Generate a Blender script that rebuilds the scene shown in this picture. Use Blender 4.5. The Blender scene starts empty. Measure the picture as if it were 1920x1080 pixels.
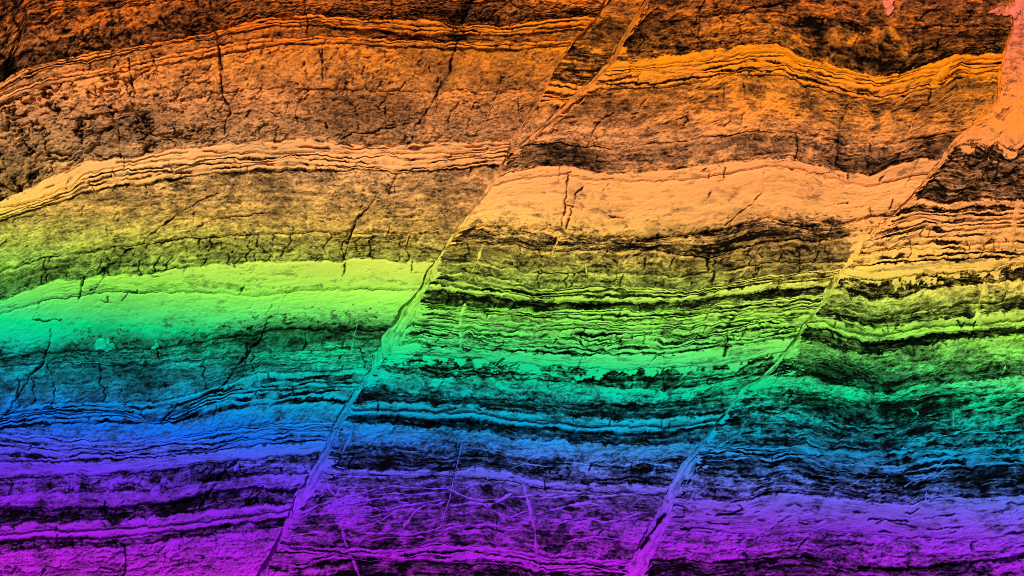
import bpy, math
import numpy as np

# ------------------------------------------------------------------ camera, sky, sun, exposure
PX = 0.005                      # metres of rock per unit of the bed survey (192 units = 0.96 m)
BASE = 1080                     # survey row that lies 0.3 m above the ground
def wx(x): return (x - 960.0) * PX
def wz(y): return (BASE - y) * PX + 0.3

scene = bpy.context.scene
scn_col = scene.collection
cam_d = bpy.data.cameras.new("camera")
cam = bpy.data.objects.new("camera", cam_d)
scn_col.objects.link(cam)
DIST = 26.0
cam.location = (0, -DIST, wz(540))
cam.rotation_euler = (math.radians(90), 0, 0)
cam_d.sensor_width = 36
cam_d.lens = 36 * DIST / (1920 * PX)
cam_d.clip_end = 2000
scene.camera = cam

SUN_EL, SUN_AZ = 38.0, -22.0     # degrees; azimuth measured from the cliff normal, minus = from the left
w = bpy.data.worlds.new("World")
scene.world = w
w.use_nodes = True
nt = w.node_tree
sky = nt.nodes.new("ShaderNodeTexSky")
sky.sky_type = 'NISHITA'
sky.sun_disc = False
sky.sun_elevation = math.radians(SUN_EL)
sky.sun_rotation = math.radians(180 + SUN_AZ * -1)
bg = nt.nodes["Background"]
bg.inputs["Strength"].default_value = 0.08
nt.links.new(sky.outputs[0], bg.inputs[0])

sun_d = bpy.data.lights.new("sun", 'SUN')
sun_d.energy = 4.2
sun_d.angle = math.radians(5)
sun_d.color = (1.0, 0.98, 0.95)
sun = bpy.data.objects.new("sun", sun_d)
scn_col.objects.link(sun)
e, a = math.radians(SUN_EL), math.radians(SUN_AZ)
from mathutils import Vector
sdir = Vector((math.sin(a) * math.cos(e), -math.cos(a) * math.cos(e), math.sin(e)))   # towards the sun
sun.rotation_euler = (-sdir).to_track_quat('-Z', 'Y').to_euler()
sun.location = sdir * 30

vs = scene.view_settings
vs.view_transform = 'Standard'
vs.look = 'None'
vs.exposure = 0.0
vs.gamma = 1.0
scene.render.engine = 'CYCLES'
scene.cycles.use_denoising = False
scene.cycles.pixel_filter_type = 'BLACKMAN_HARRIS'
scene.cycles.filter_width = 0.95
scene.cycles.max_bounces = 5

# ------------------------------------------------------------------ noise (numpy)
f4 = np.float32
_rng = np.random.default_rng(11)
TAB = _rng.random((512, 512)).astype(f4); TABF = TAB.ravel()
def vnoise(x, y, s=0):
    x = np.asarray(x, f4); y = np.asarray(y, f4)
    xi = np.floor(x); yi = np.floor(y)
    fx = x - xi; fy = y - yi
    fx = fx * fx * (3 - 2 * fx); fy = fy * fy * (3 - 2 * fy)
    xi = (xi.astype(np.int32) + s * 97) & 511; yi = (yi.astype(np.int32) + s * 57) & 511
    x1 = (xi + 1) & 511; y1 = (yi + 1) & 511
    yi = yi * 512; y1 = y1 * 512
    a = TABF.take(yi + xi); a += (TABF.take(yi + x1) - a) * fx
    b = TABF.take(y1 + xi); b += (TABF.take(y1 + x1) - b) * fx
    return a + (b - a) * fy
_std = {}
def _fbm(x, y, o, s, g):
    v = 0; am = 1.0; tot = 0
    for k in range(o):
        v = v + am * (vnoise(x, y, s + k * 3) - 0.5); tot += am
        x = x * 2.03 + 13.7; y = y * 2.03 + 7.1; am *= g
    return v / tot
def fbm(x, y, o=4, s=0, g=0.55):
    k = (o, g)
    if k not in _std:
        q = _rng.random((2, 20000)) * 300
        _std[k] = float(_fbm(q[0], q[1], o, 1, g).std())
    return _fbm(x, y, o, s, g) / _std[k]           # unit variance
def ridge(x, y, o=3, s=0):                           # 1 on creases, 0 away from them
    return np.exp(-np.abs(fbm(x, y, o, s)) * 9.0)
def worley(x, y, s=0):
    xi = np.floor(x).astype(np.int64); yi = np.floor(y).astype(np.int64)
    d1 = np.full(x.shape, 9.0, f4); d2 = d1.copy(); cid = np.zeros(x.shape, f4)
    for dx in (-1, 0, 1):
        for dy in (-1, 0, 1):
            cx = xi + dx; cy = yi + dy
            ix = (cx + s * 31) & 511; iy = (cy + s * 17) & 511
            px = cx + TAB[iy, ix]; py = cy + TAB[(iy + 101) & 511, (ix + 53) & 511]
            d = np.hypot(x - px, y - py).astype(f4)
            n = d < d1
            d2 = np.where(n, d1, np.minimum(d2, d)); cid = np.where(n, TAB[(iy + 7) & 511, (ix + 201) & 511], cid)
            d1 = np.where(n, d, d1)
    return d1, d2, cid
def sst(e0, e1, v):
    t = np.clip((v - e0) / (e1 - e0), 0, 1)
    return t * t * (3 - 2 * t)

# ------------------------------------------------------------------ materials
def s2l(c):
    c = c / 255.0
    return c / 12.92 if c <= 0.04045 else ((c + 0.055) / 1.055) ** 2.4
T0, T1 = -120.0, 1080.0
RAMP_WEST = [(-60, (252, 120, 14)), (20, (250, 120, 14)), (100, (255, 142, 50)), (170, (255, 156, 80)), (240, (255, 172, 98)), (285, (255, 182, 102)), (340, (255, 188, 92)),
          (378, (250, 194, 84)), (425, (222, 212, 78)), (480, (178, 228, 76)), (520, (140, 232, 76)), (560, (90, 222, 98)), (597, (2, 214, 126)),
          (637, (0, 194, 150)), (677, (0, 168, 174)), (727, (0, 145, 198)), (765, (0, 116, 216)), (795, (14, 100, 224)), (830, (70, 78, 226)),
          (868, (98, 48, 224)), (928, (126, 30, 214)), (988, (152, 24, 208)), (1050, (184, 24, 212))]
RAMP_EAST = [(-118, (244, 116, 30)), (-40, (255, 132, 8)), (30, (255, 142, 10)), (110, (255, 142, 42)), (180, (255, 154, 82)), (270, (255, 160, 82)),
          (325, (254, 170, 84)), (370, (252, 188, 82)), (400, (248, 202, 82)), (452, (204, 222, 80)), (515, (154, 232, 76)), (571, (98, 224, 98)), (620, (20, 212, 130)),
          (645, (0, 204, 142)), (692, (0, 176, 180)), (742, (0, 148, 204)), (772, (50, 128, 214)), (800, (76, 116, 220)), (842, (106, 82, 218)), (892, (134, 46, 216)),
          (952, (162, 26, 212)), (1040, (190, 24, 212))]
class NB:
    def __init__(s, tree): s.t = tree
    def n(s, typ, **kw):
        nd = s.t.nodes.new(typ)
        for k, v in kw.items(): setattr(nd, k, v)
        return nd
    def link(s, a, b): s.t.links.new(a, b)
    def math(s, op, a, b=None, c=None, clamp=False):
        nd = s.n("ShaderNodeMath", operation=op, use_clamp=clamp)
        for i, v in enumerate((a, b, c)):
            if v is None: continue
            if isinstance(v, (int, float)): nd.inputs[i].default_value = v
            else: s.link(v, nd.inputs[i])
        return nd.outputs[0]
def pigment_group():
    """mineral colour of the rock by its height on the face: iron orange at the top to violet at the foot"""
    g = bpy.data.node_groups.new("mineral_pigment", 'ShaderNodeTree')
    g.interface.new_socket("Color", in_out='OUTPUT', socket_type='NodeSocketColor')
    b = NB(g)
    out = b.n("NodeGroupOutput")
    geo = b.n("ShaderNodeNewGeometry"); sep = b.n("ShaderNodeSeparateXYZ"); b.link(geo.outputs["Position"], sep.inputs[0])
    sx = b.math('MULTIPLY_ADD', sep.outputs[0], 1 / PX, 960.0)
    sy = b.math('MULTIPLY_ADD', sep.outputs[2], -1 / PX, BASE + 0.3 / PX)
    t = b.math('MULTIPLY_ADD', sx, -0.065, sy)
    tn = b.math('DIVIDE', b.math('SUBTRACT', t, T0), T1 - T0, clamp=True)
    cols = []
    for R in (RAMP_WEST, RAMP_EAST):
        r = b.n("ShaderNodeValToRGB"); el = r.color_ramp.elements
        while len(el) > 1: el.remove(el[-1])
        for i, (p, c) in enumerate(R):
            q = (p - T0) / (T1 - T0)
            k = el[0] if i == 0 else el.new(q)
            k.position = max(0, min(1, q)); k.color = (*[s2l(v) for v in c], 1)
        b.link(tn, r.inputs[0]); cols.append(r.outputs[0])
    mx = b.n("ShaderNodeMix", data_type='RGBA')
    ft = b.n("ShaderNodeMapRange"); b.link(sx, ft.inputs[0])
    ft.inputs[1].default_value = 450; ft.inputs[2].default_value = 1150
    b.link(ft.outputs[0], mx.inputs[0]); b.link(cols[0], mx.inputs[6]); b.link(cols[1], mx.inputs[7])
    b.link(mx.outputs[2], out.inputs[0])
    return g
PIG = pigment_group()
def rock_material(name, speck, bump, rough, sx=150.0, sz=260.0, salmon=False):
    m = bpy.data.materials.new(name); m.use_nodes = True
    b = NB(m.node_tree); bs = m.node_tree.nodes["Principled BSDF"]
    pg = b.n("ShaderNodeGroup"); pg.node_tree = PIG
    at = b.n("ShaderNodeAttribute", attribute_name="lime")      # rock tone: pale limestone against dark clay, plus some painted light and shade
    geo = b.n("ShaderNodeNewGeometry")
    mp = b.n("ShaderNodeMapping"); mp.inputs["Scale"].default_value = (sx / 3.6, 40, sz / 3.6)
    b.link(geo.outputs["Position"], mp.inputs[0])
    nz = b.n("ShaderNodeTexNoise"); nz.inputs["Scale"].default_value = 1.0; nz.inputs["Detail"].default_value = 3.0; nz.inputs["Roughness"].default_value = 0.7
    b.link(mp.outputs[0], nz.inputs["Vector"])
    gr = b.math('MULTIPLY', b.math('SUBTRACT', nz.outputs["Fac"], 0.5), speck)
    # grains of clay show most in rock of middling purity
    mid = b.math('MULTIPLY', at.outputs["Fac"], b.math('SUBTRACT', 1.25, at.outputs["Fac"]))
    v = b.math('MULTIPLY_ADD', gr, mid, at.outputs["Fac"], clamp=True)
    al = b.math('MULTIPLY_ADD', b.math('POWER', v, 1.8), 0.86, 0.003)
    mul = b.n("ShaderNodeVectorMath", operation='SCALE')
    base = pg.outputs[0]
    if salmon:                                                    # iron-rich flowstone, salmon where it is thickest near the top
        sp = b.n("ShaderNodeSeparateXYZ"); b.link(geo.outputs["Position"], sp.inputs[0])
        mr = b.n("ShaderNodeMapRange"); b.link(sp.outputs[2], mr.inputs[0])
        mr.inputs[1].default_value = wz(215); mr.inputs[2].default_value = wz(30); mr.inputs[3].default_value = .15; mr.inputs[4].default_value = .95
        mx = b.n("ShaderNodeMix", data_type='RGBA'); b.link(mr.outputs[0], mx.inputs[0]); b.link(base, mx.inputs[6])
        mx.inputs[7].default_value = (s2l(244), s2l(118), s2l(86), 1); base = mx.outputs[2]
    hsv = b.n("ShaderNodeHueSaturation"); b.link(base, hsv.inputs["Color"])
    b.link(b.math('MULTIPLY_ADD', v, .06, .94, clamp=True), hsv.inputs["Saturation"])
    b.link(hsv.outputs[0], mul.inputs[0]); b.link(al, mul.inputs["Scale"])
    b.link(mul.outputs[0], bs.inputs["Base Color"])
    bs.inputs["Roughness"].default_value = rough
    bs.inputs["Specular IOR Level"].default_value = 0.04
    bp = b.n("ShaderNodeBump"); bp.inputs["Strength"].default_value = bump; bp.inputs["Distance"].default_value = 0.004
    b.link(nz.outputs["Fac"], bp.inputs["Height"]); b.link(bp.outputs[0], bs.inputs["Normal"])
    return m
M = {'mass': rock_material("weathered_limestone", 2.6, 0.6, 0.93),
     'pale': rock_material("clean_limestone", 0.55, 0.3, 0.9),
     'dark': rock_material("clay_shale", 2.6, 0.6, 0.95, 110, 300),
     'lam': rock_material("banded_limestone", 1.3, 0.4, 0.92, 90, 300),
     'rag': rock_material("patchy_marl", 2.7, 0.6, 0.94),
     'crust': rock_material("salmon_flowstone", 0.6, 0.3, 0.88, salmon=True),
     'vein': rock_material("vein_calcite", 0.5, 0.3, 0.85, 160, 160)}

# ------------------------------------------------------------------ survey of the face
def P(s): return np.array([tuple(float(v) for v in q.split(',')) for q in s.split()])
# the two main faults: west and east edges of each seam, given as x,row
F1L = P("1182,-90 1133,-6 1117,28 1071,75 1034,128 1011,182 986,220 957,262 949,290 926,328 906,362 858,427 815,488 778,547 727,617 700,670 677,710 655,742 637,770 607,830 577,883 550,933 530,987 497,1047 483,1072 430,1175")
F1R = P("1198,-90 1148,-6 1128,28 1081,75 1044,128 1020,182 995,220 968,262 957,292 935,328 915,362 868,427 826,490 801,547 768,608 755,638 722,672 698,710 682,728 658,767 644,790 628,837 612,880 586,927 548,967 533,1003 513,1047 506,1072 470,1175")
F1BL = P("1275,-90 1208,0 1162,77 1142,114 1104,152 1052,199 1010,238 972,272")
F1BR = P("1285,-90 1218,0 1172,77 1152,118 1116,156 1062,204 1018,244 966,285")
F2L = P("1900,-90 1896,0 1892,60 1879,97 1872,138 1866,190 1821,232 1786,264 1763,298 1736,328 1703,370 1664,404 1628,430 1606,453 1577,500 1558,520 1530,567 1500,603 1483,633 1452,672 1433,695 1385,730 1347,780 1308,830 1270,880 1260,896 1248,927 1225,970 1192,1027 1172,1072 1120,1175")
F2R = P("1910,-90 1904,0 1900,60 1888,97 1881,138 1876,190 1831,234 1796,268 1773,300 1746,332 1714,374 1684,404 1652,432 1628,460 1594,503 1580,522 1552,570 1522,605 1503,634 1474,674 1456,697 1402,732 1361,782 1322,832 1298,880 1284,896 1268,922 1254,965 1237,1017 1219,1047 1206,1078 1160,1175")
def edge(p):
    o = np.argsort(p[:, 1]); p = p[o]
    return lambda y: np.interp(y, p[:, 1], p[:, 0])
def wander(fn, sd, am): return lambda y: fn(y) + am * fbm(np.asarray(y, float) / 30, np.asarray(y, float) * 0 + sd, 5, 27, .62)
def pinch(l, r, sd, wy, ww):        # the seam swells and pinches along its length
    def k(y): y = np.asarray(y, float); return .5 - .5 * np.interp(y, wy, ww) * np.clip(1 + .22 * fbm(y / 60, y * 0 + sd, 4, 29), .5, 1.5)
    return (lambda y: l(y) + (r(y) - l(y)) * k(y)), (lambda y: r(y) - (r(y) - l(y)) * k(y))
e1l, e1r = pinch(edge(F1L), edge(F1R), 3.3, [0, 470, 510, 700, 760, 900, 1080], [.55, .6, 1.0, 1.0, 1.0, 1.05, .95])
e2l, e2r = pinch(edge(F2L), edge(F2R), 8.1, [0, 400, 450, 530, 570, 850, 880, 960, 1080], [.5, .5, .8, .8, .5, .5, .85, 1.05, 1.05])
e1l, e1r, e2l, e2r = wander(e1l, 1.5, 1.3), wander(e1r, 4.5, 1.8), wander(e2l, 6.5, 1.6), wander(e2r, 9.5, 2.0)
_ye = np.arange(-120, 1200, 1.0)
def table(fn):
    v = fn(_ye); return lambda y: np.interp(y, _ye, v)
e1l, e1r, e2l, e2r = map(table, (e1l, e1r, e2l, e2r))
_b2 = np.maximum(e1r(_ye), e1l(_ye) + 4); e1r = (lambda v: (lambda y: np.interp(y, _ye, v)))(_b2)
_c2 = np.maximum(e2r(_ye), e2l(_ye) + 4); e2r = (lambda v: (lambda y: np.interp(y, _ye, v)))(_c2)
e1bl, e1br = edge(F1BL), edge(F1BR)
XW, XE, YT, YB = -110.0, 2030.0, -80.0, 1165.0
flat = lambda v: P(f"-200,{v} 2100,{v}")

# each line: boundary on top of the bed, then the bed: kind and options
BED_A = [
 (flat(YT), 'rag', dict(s=.54, m2=.14, knob=14, rel=5, h0=-3, film=.08)),
 (P("-60,150 0,118 13,97 43,50 90,40 160,30 200,17 300,4 400,-6 520,-4 640,2 800,6 1000,0 1200,-8"), 'rag', dict(s=.72, s2=.40, knob=12, rel=6, h0=4, bulge=5, m2=.13, film=.06)),  # lit top of the ridge painted in as a paler upper edge
 (P("-60,180 0,152 43,127 147,103 240,87 340,72 400,60 480,37 540,28 607,30 667,38 747,37 817,40 867,50 960,50 1027,38 1093,33 1150,28"), 'lam', dict(n=3, s=.88, part=.3, h0=6, j=34)),
 (P("-60,198 0,168 43,147 100,127 187,113 240,100 300,87 400,72 480,53 540,52 607,50 680,57 733,60 753,67 863,67 960,68 1027,60 1080,55 1140,48"), 'mass', dict(s=.66, s2=.5, h0=-2)),
 (P("-60,210 0,180 43,160 140,135 240,121 333,100 433,83 513,72 613,70 713,73 830,80 960,80 1060,77 1140,70"), 'lam', dict(n=2, s=.86, part=.5, h0=3, j=60)),
 (P("-60,226 0,196 60,170 100,157 190,142 283,128 367,113 480,95 527,87 613,83 713,88 827,92 960,95 1040,88 1100,84"), 'mass', dict(s=.76, s2=.62, bigknob=1, rel=5, film=.05)),
 (P("-60,262 0,237 100,225 170,215 233,205 353,187 480,167 600,165 720,170 800,171 960,170 1050,172"), 'mass', dict(s=.72, s2=.58, bigknob=1, rel=6, m1=.1, film=.06)),
 (P("-60,395 0,380 40,360 73,340 117,323 160,303 267,293 333,280 387,275 480,267 587,262 603,267 640,270 720,273 780,267 880,267 960,263 1000,260"), 'pale', dict(s=1.02, h0=9, m2=.07, rough=2.5, lines=2, film=.12, wisp=.24)),
 (P("-60,408 0,392 73,372 133,350 160,326 233,313 313,303 400,294 480,286 597,284 680,288 780,288 880,285 950,279 1000,276"), 'lam', dict(n=4, s=1.0, part=.22, h0=5, j=70, film=.12, wisp=.22)),
 (P("-60,432 0,415 77,388 150,366 220,352 300,343 333,337 400,324 480,320 613,320 680,318 743,325 813,320 940,311 1000,306"), 'mass', dict(s=.66, s2=.74, m3=.12, rel=3.5)),
 (P("-60,535 0,512 47,495 100,480 187,468 267,457 357,445 480,438 700,438 830,438 900,432"), 'mass', dict(s=.62, s2=.58, m3=.12, j=30, rel=3.5, lip=1)),
 (P("-60,590 0,566 50,547 100,527 160,522 200,517 267,513 383,497 480,490 613,488 643,490 650,485 713,483 747,490 813,488 860,486"), 'pale', dict(s=1.02, s2=.92, h0=10, m2=.08, rough=2.5, lip=1, film=.14, wisp=.26)),
 (P("-60,606 0,590 100,560 200,546 300,548 480,556 560,545 700,542 790,545 860,545"), 'pale', dict(film=.07, wisp=.16, s=1.08, s2=.46, m1=.04, m2=.08, m3=.08, h0=6, bulge=4, gpow=2.4, rel=4, mb=20)),  # tone darkens downward into a painted shadow line at the base
 (P("-60,668 0,664 120,660 217,657 300,655 360,643 480,627 513,617 613,617 727,617 800,615"), 'mass', dict(s=.42, s2=.62, m1=.1, rel=5, h0=3, j=46, mt=14)),
 (P("-60,702 0,690 100,680 200,684 300,680 480,662 700,652 800,650"), 'mass', dict(s=.66, s2=.68, m1=.1, rel=4.5, h0=-1, j=40)),
 (P("-60,790 0,775 60,760 140,757 217,755 283,755 347,745 400,727 440,714 480,700 580,698 693,693 760,690"), 'lam', dict(n=3, s=.88, part=.18, h0=5, wav=1.5, pw=.32, j=60)),
 (P("-60,803 0,790 67,778 133,777 217,775 283,788 310,788 345,772 385,756 430,743 480,735 580,730 665,728 720,726"), 'lam', dict(n=2, s=.9, part=.14, h0=5, wav=1.5, pw=.4, j=44)),
 (P("-60,815 0,803 67,795 133,794 217,793 290,797 320,794 360,785 400,773 480,763 540,757 600,753 650,755 700,755"), 'mass', dict(s=.84, s2=.8, h0=2, m2=.12, rel=4)),
 (P("-60,818 0,812 100,820 220,826 320,822 400,810 480,798 640,793 700,790"), 'lam', dict(n=5, s=.94, part=.25, h0=3, pw=.26, dash=.4)),
 (P("-60,872 0,868 160,864 300,856 400,846 480,837 620,826 680,820"), 'pale', dict(s=.97, s2=.92, h0=6, m2=.09, rough=2)),
 (P("-60,903 0,899 67,893 150,893 233,887 300,883 367,870 400,866 443,862 480,862 547,853 590,853 650,850"), 'rag', dict(s=.60, s2=.46, h0=-4, j=26, blk=1, m2=.2, film=.2)),
 (P("-60,935 0,930 73,923 167,923 217,923 300,920 347,910 400,905 480,890 573,889 640,888"), 'mass', dict(s=.80, s2=.68, h0=5, bulge=4, m2=.14, rel=5)),
 (P("-60,958 0,955 67,953 200,952 300,945 383,927 480,913 513,918 560,919 620,918"), 'rag', dict(s=.52, s2=.36, h0=-6, j=40, blk=1, m2=.2, film=.25)),
 (P("-60,992 0,987 67,977 110,980 200,977 220,983 247,972 353,963 377,958 480,947 543,947 600,945"), 'pale', dict(s=.92, s2=.8, h0=9, bulge=4, m2=.13, j=70, rough=2.5)),
 (P("-60,1010 0,1003 67,997 150,996 233,990 333,983 480,965 540,958 600,952"), 'pale', dict(s=.97, s2=.93, h0=10, bulge=3, rough=1.5, lip=1)),
 (P("-60,1024 0,1017 67,1008 150,1010 220,1007 300,997 367,990 480,977 533,970 600,963"), 'rag', dict(s=.52, s2=.40, h0=-5, j=20, m2=.2, blk=1, film=.2)),
 (P("-60,1042 0,1037 133,1027 233,1023 277,1017 333,1007 480,996 527,985 600,975"), 'mass', dict(s=.84, s2=.78, h0=6, rel=8, m1=.08, m2=.12, bulge=5)),
 (flat(YB), None, None)]
BED_B = [
 (flat(YT), 'mass', dict(s=.62, s2=.6, m1=.1, rel=5)),
 (P("1000,76 1080,82 1180,92"), 'rag', dict(s=.50, s2=.38, rel=5)),
 (P("960,148 1030,150 1070,157 1110,165 1160,172"), 'lam', dict(n=5, s=.95, part=.25, h0=3, pw=.3)),
 (P("900,200 1000,202 1060,207 1120,212"), 'mass', dict(s=.74, s2=.8, rel=4)),
 (flat(286), None, None)]
BED_C = [
 (flat(YT), 'rag', dict(s=.56, s2=.48, m1=.1, m2=.14, rel=6, j=90, film=.08)),
 (P("940,55 1100,50 1250,42 1330,30 1440,20 1560,40 1680,52 1900,50"), 'rag', dict(s=.46, s2=.36, m1=.13, m2=.15, rel=6, j=60, film=.10)),
 (P("1040,122 1150,113 1207,110 1260,103 1327,95 1393,85 1440,80 1460,81 1507,107 1550,117 1600,133 1647,144 1693,138 1727,125 1763,116 1787,103 1873,100 1960,100"), 'pale', dict(s=1.04, h0=8, m2=.06, rough=2.2, film=.12, wisp=.24)),
 (P("1040,134 1150,127 1193,128 1260,119 1327,111 1393,103 1440,99 1480,104 1507,119 1573,134 1640,151 1673,149 1723,131 1763,128 1797,113 1870,112 1960,112"), 'lam', dict(n=4, s=.98, part=.26, h0=4, pw=.3, wav=1.3, film=.14)),
 (P("1040,166 1113,155 1147,158 1233,158 1293,148 1377,134 1440,131 1470,134 1507,151 1553,163 1590,173 1647,183 1693,176 1720,162 1760,160 1797,136 1833,140 1870,135 1960,130"), 'pale', dict(s=.97, h0=6, m2=.03, rough=1)),
 (P("1040,174 1113,163 1147,164 1233,164 1293,155 1377,141 1440,137 1470,140 1507,157 1553,169 1590,179 1647,189 1693,182 1720,168 1760,167 1797,143 1833,146 1870,141 1960,136"), 'mass', dict(s=.58, s2=.82, m1=.11, m2=.13, rel=5, gpow=.5)),
 (P("880,282 960,275 1027,267 1147,277 1293,260 1393,248 1440,243 1500,248 1560,265 1607,272 1680,268 1727,257 1790,246 1850,238"), 'mass', dict(s=.62, s2=.54, m1=.14, m2=.14, rel=6, lip=1)),
 (P("860,350 925,336 960,322 1020,312 1060,310 1107,317 1117,322 1193,323 1280,315 1360,305 1440,297 1473,297 1540,313 1593,323 1637,331 1662,315 1720,298 1763,300 1820,302"), 'pale', dict(s=.98, s2=.95, h0=10, m2=.09, rough=2, lip=1, film=.12)),
 (P("860,366 925,350 960,340 1060,326 1110,336 1193,341 1280,336 1360,325 1440,312 1500,318 1560,335 1593,345 1640,347 1700,332 1760,320 1800,316"), 'pale', dict(film=.09, wisp=.22, s=1.0, s2=.80, h0=5, m1=.05, m2=.11, m3=.06, rel=5, bulge=3, gpow=2.0, mb=12)),
 (P("780,446 850,436 900,425 960,427 1033,430 1093,446 1193,446 1293,440 1360,427 1440,408 1500,415 1573,420 1640,405 1700,400"), 'rag', dict(s=.50, s2=.42, m2=.15, h0=1, rel=6, mt=10)),
 (P("780,468 860,460 890,457 960,458 1030,472 1093,467 1147,470 1213,467 1260,473 1327,483 1377,468 1410,457 1440,448 1473,447 1533,453 1590,444 1660,440"), 'mass', dict(s=.58, s2=.54, m2=.12, j=44, rel=5, lip=1)),
 (P("780,492 830,490 900,490 993,511 1060,513 1153,512 1207,512 1277,517 1327,512 1377,505 1440,491 1500,492 1545,490 1620,490"), 'mass', dict(s=.58, s2=.50, m2=.12, j=38, rel=4, lip=1)),
 (P("780,514 820,512 870,510 900,513 960,527 1013,540 1087,538 1127,535 1167,537 1227,542 1287,543 1360,533 1440,517 1493,514 1535,508 1600,505"), 'lam', dict(n=3, s=.86, part=.26, pw=.42, h0=2, wav=1.3)),
 (P("760,534 813,534 880,541 960,548 993,559 1093,557 1160,559 1260,559 1297,556 1360,544 1440,531 1520,526 1600,522"), 'pale', dict(s=.97, h0=10, m2=.08, rough=2.5)),
 (P("760,545 800,546 880,551 960,558 1003,566 1110,568 1203,567 1293,565 1360,556 1440,545 1500,541 1600,536"), 'dark', dict(s=.34, h0=-6, j=50, m2=.15)),
 (P("740,566 793,566 847,573 880,576 960,578 1000,586 1080,581 1110,583 1177,578 1213,586 1320,577 1353,569 1440,562 1500,556 1600,550"), 'lam', dict(n=3, s=.94, part=.14, pw=.36, h0=7, wav=1.2, j=60)),
 (P("740,580 800,581 880,586 960,592 1027,598 1107,600 1173,602 1260,597 1313,590 1440,578 1520,570 1600,565"), 'lam', dict(n=4, s=.92, part=.42, pw=.24, h0=5, m2=.10, rel=3.5, dash=.5, wav=1.2)),
 (P("720,606 770,608 880,617 960,623 1093,619 1200,619 1293,618 1360,606 1440,598 1520,590 1600,585"), 'lam', dict(n=6, s=.92, part=.2, pw=.34, h0=3, j=22, dash=.2)),
 (P("720,642 760,643 830,650 893,653 960,660 1087,667 1207,665 1293,660 1353,652 1440,638 1520,625"), 'pale', dict(s=.98, h0=8, m2=.06, rough=2)),
 (P("680,670 713,668 780,667 880,671 960,684 1020,688 1093,689 1160,697 1213,691 1327,688 1373,683 1440,665 1520,650"), 'rag', dict(s=.62, s2=.40, m2=.22, m3=.18, h0=-4, rel=6, j=60, fringe=13)),
 (P("660,690 703,693 767,700 847,710 893,707 960,713 1020,715 1093,722 1147,727 1247,732 1293,725 1360,716 1440,705"), 'mass', dict(s=.80, s2=.62, m2=.16, h0=3, rel=5, mb=9)),
 (P("640,732 680,733 747,740 847,745 913,750 960,753 1060,757 1193,757 1293,753 1353,743 1420,738"), 'dark', dict(s=.36, s2=.26, h0=-3, rel=4)),
 (P("620,758 667,757 713,752 750,755 800,754 813,761 880,756 907,766 960,771 1060,780 1160,787 1243,784 1293,780 1347,774 1420,768"), 'pale', dict(s=.88, s2=.72, h0=8, bulge=4, m2=.12, rough=2, j=60)),
 (P("620,768 667,768 763,770 813,775 893,774 933,783 960,787 1060,795 1127,801 1193,802 1280,798 1340,788 1420,780"), 'pale', dict(s=.90, s2=.86, h0=9, bulge=2, m2=.08, rough=1.5, lip=1)),
 (P("610,778 653,780 747,783 813,788 890,786 923,795 960,798 993,801 1093,809 1177,812 1260,808 1327,798 1400,792"), 'dark', dict(s=.28, s2=.24, h0=-7)),
 (P("600,788 647,790 687,795 757,797 813,802 907,808 947,819 960,821 1060,827 1160,833 1260,832 1293,833 1360,830"), 'mass', dict(s=.90, s2=.66, h0=3, m2=.13, rel=4, mb=9)),
 (P("580,842 620,842 720,838 800,848 880,845 960,860 1060,868 1200,866 1290,860 1340,858"), 'rag', dict(s=.46, s2=.38, h0=-3, m2=.16, rel=5, j=50)),
 (P("560,878 617,880 747,883 847,883 897,878 960,886 987,897 1020,903 1127,908 1247,911 1310,912"), 'pale', dict(s=.97, s2=.9, h0=6, m2=.08, rough=2)),
 (P("560,888 620,889 763,894 847,894 960,902 1027,918 1127,921 1237,924 1300,926"), 'rag', dict(s=.62, s2=.50, m2=.17, h0=-1, rel=5, film=.16)),
 (P("520,955 560,958 650,950 760,957 840,955 900,950 960,966 1040,975 1200,976 1280,976"), 'rag', dict(s=.66, s2=.46, m2=.19, h0=-1, rel=5, film=.20)),
 (P("480,1025 530,1022 653,1030 747,1032 813,1021 960,1031 1007,1038 1027,1044 1127,1048 1173,1050 1240,1052"), 'lam', dict(n=4, s=1.02, part=.14, pw=.38, wav=1.6, h0=2, wisp=.3)),
 (P("470,1062 560,1058 660,1050 747,1054 813,1056 960,1058 1007,1073 1160,1077 1240,1080"), 'rag', dict(s=.34, s2=.3, m2=.18, h0=-4)),
 (flat(YB), None, None)]
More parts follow.
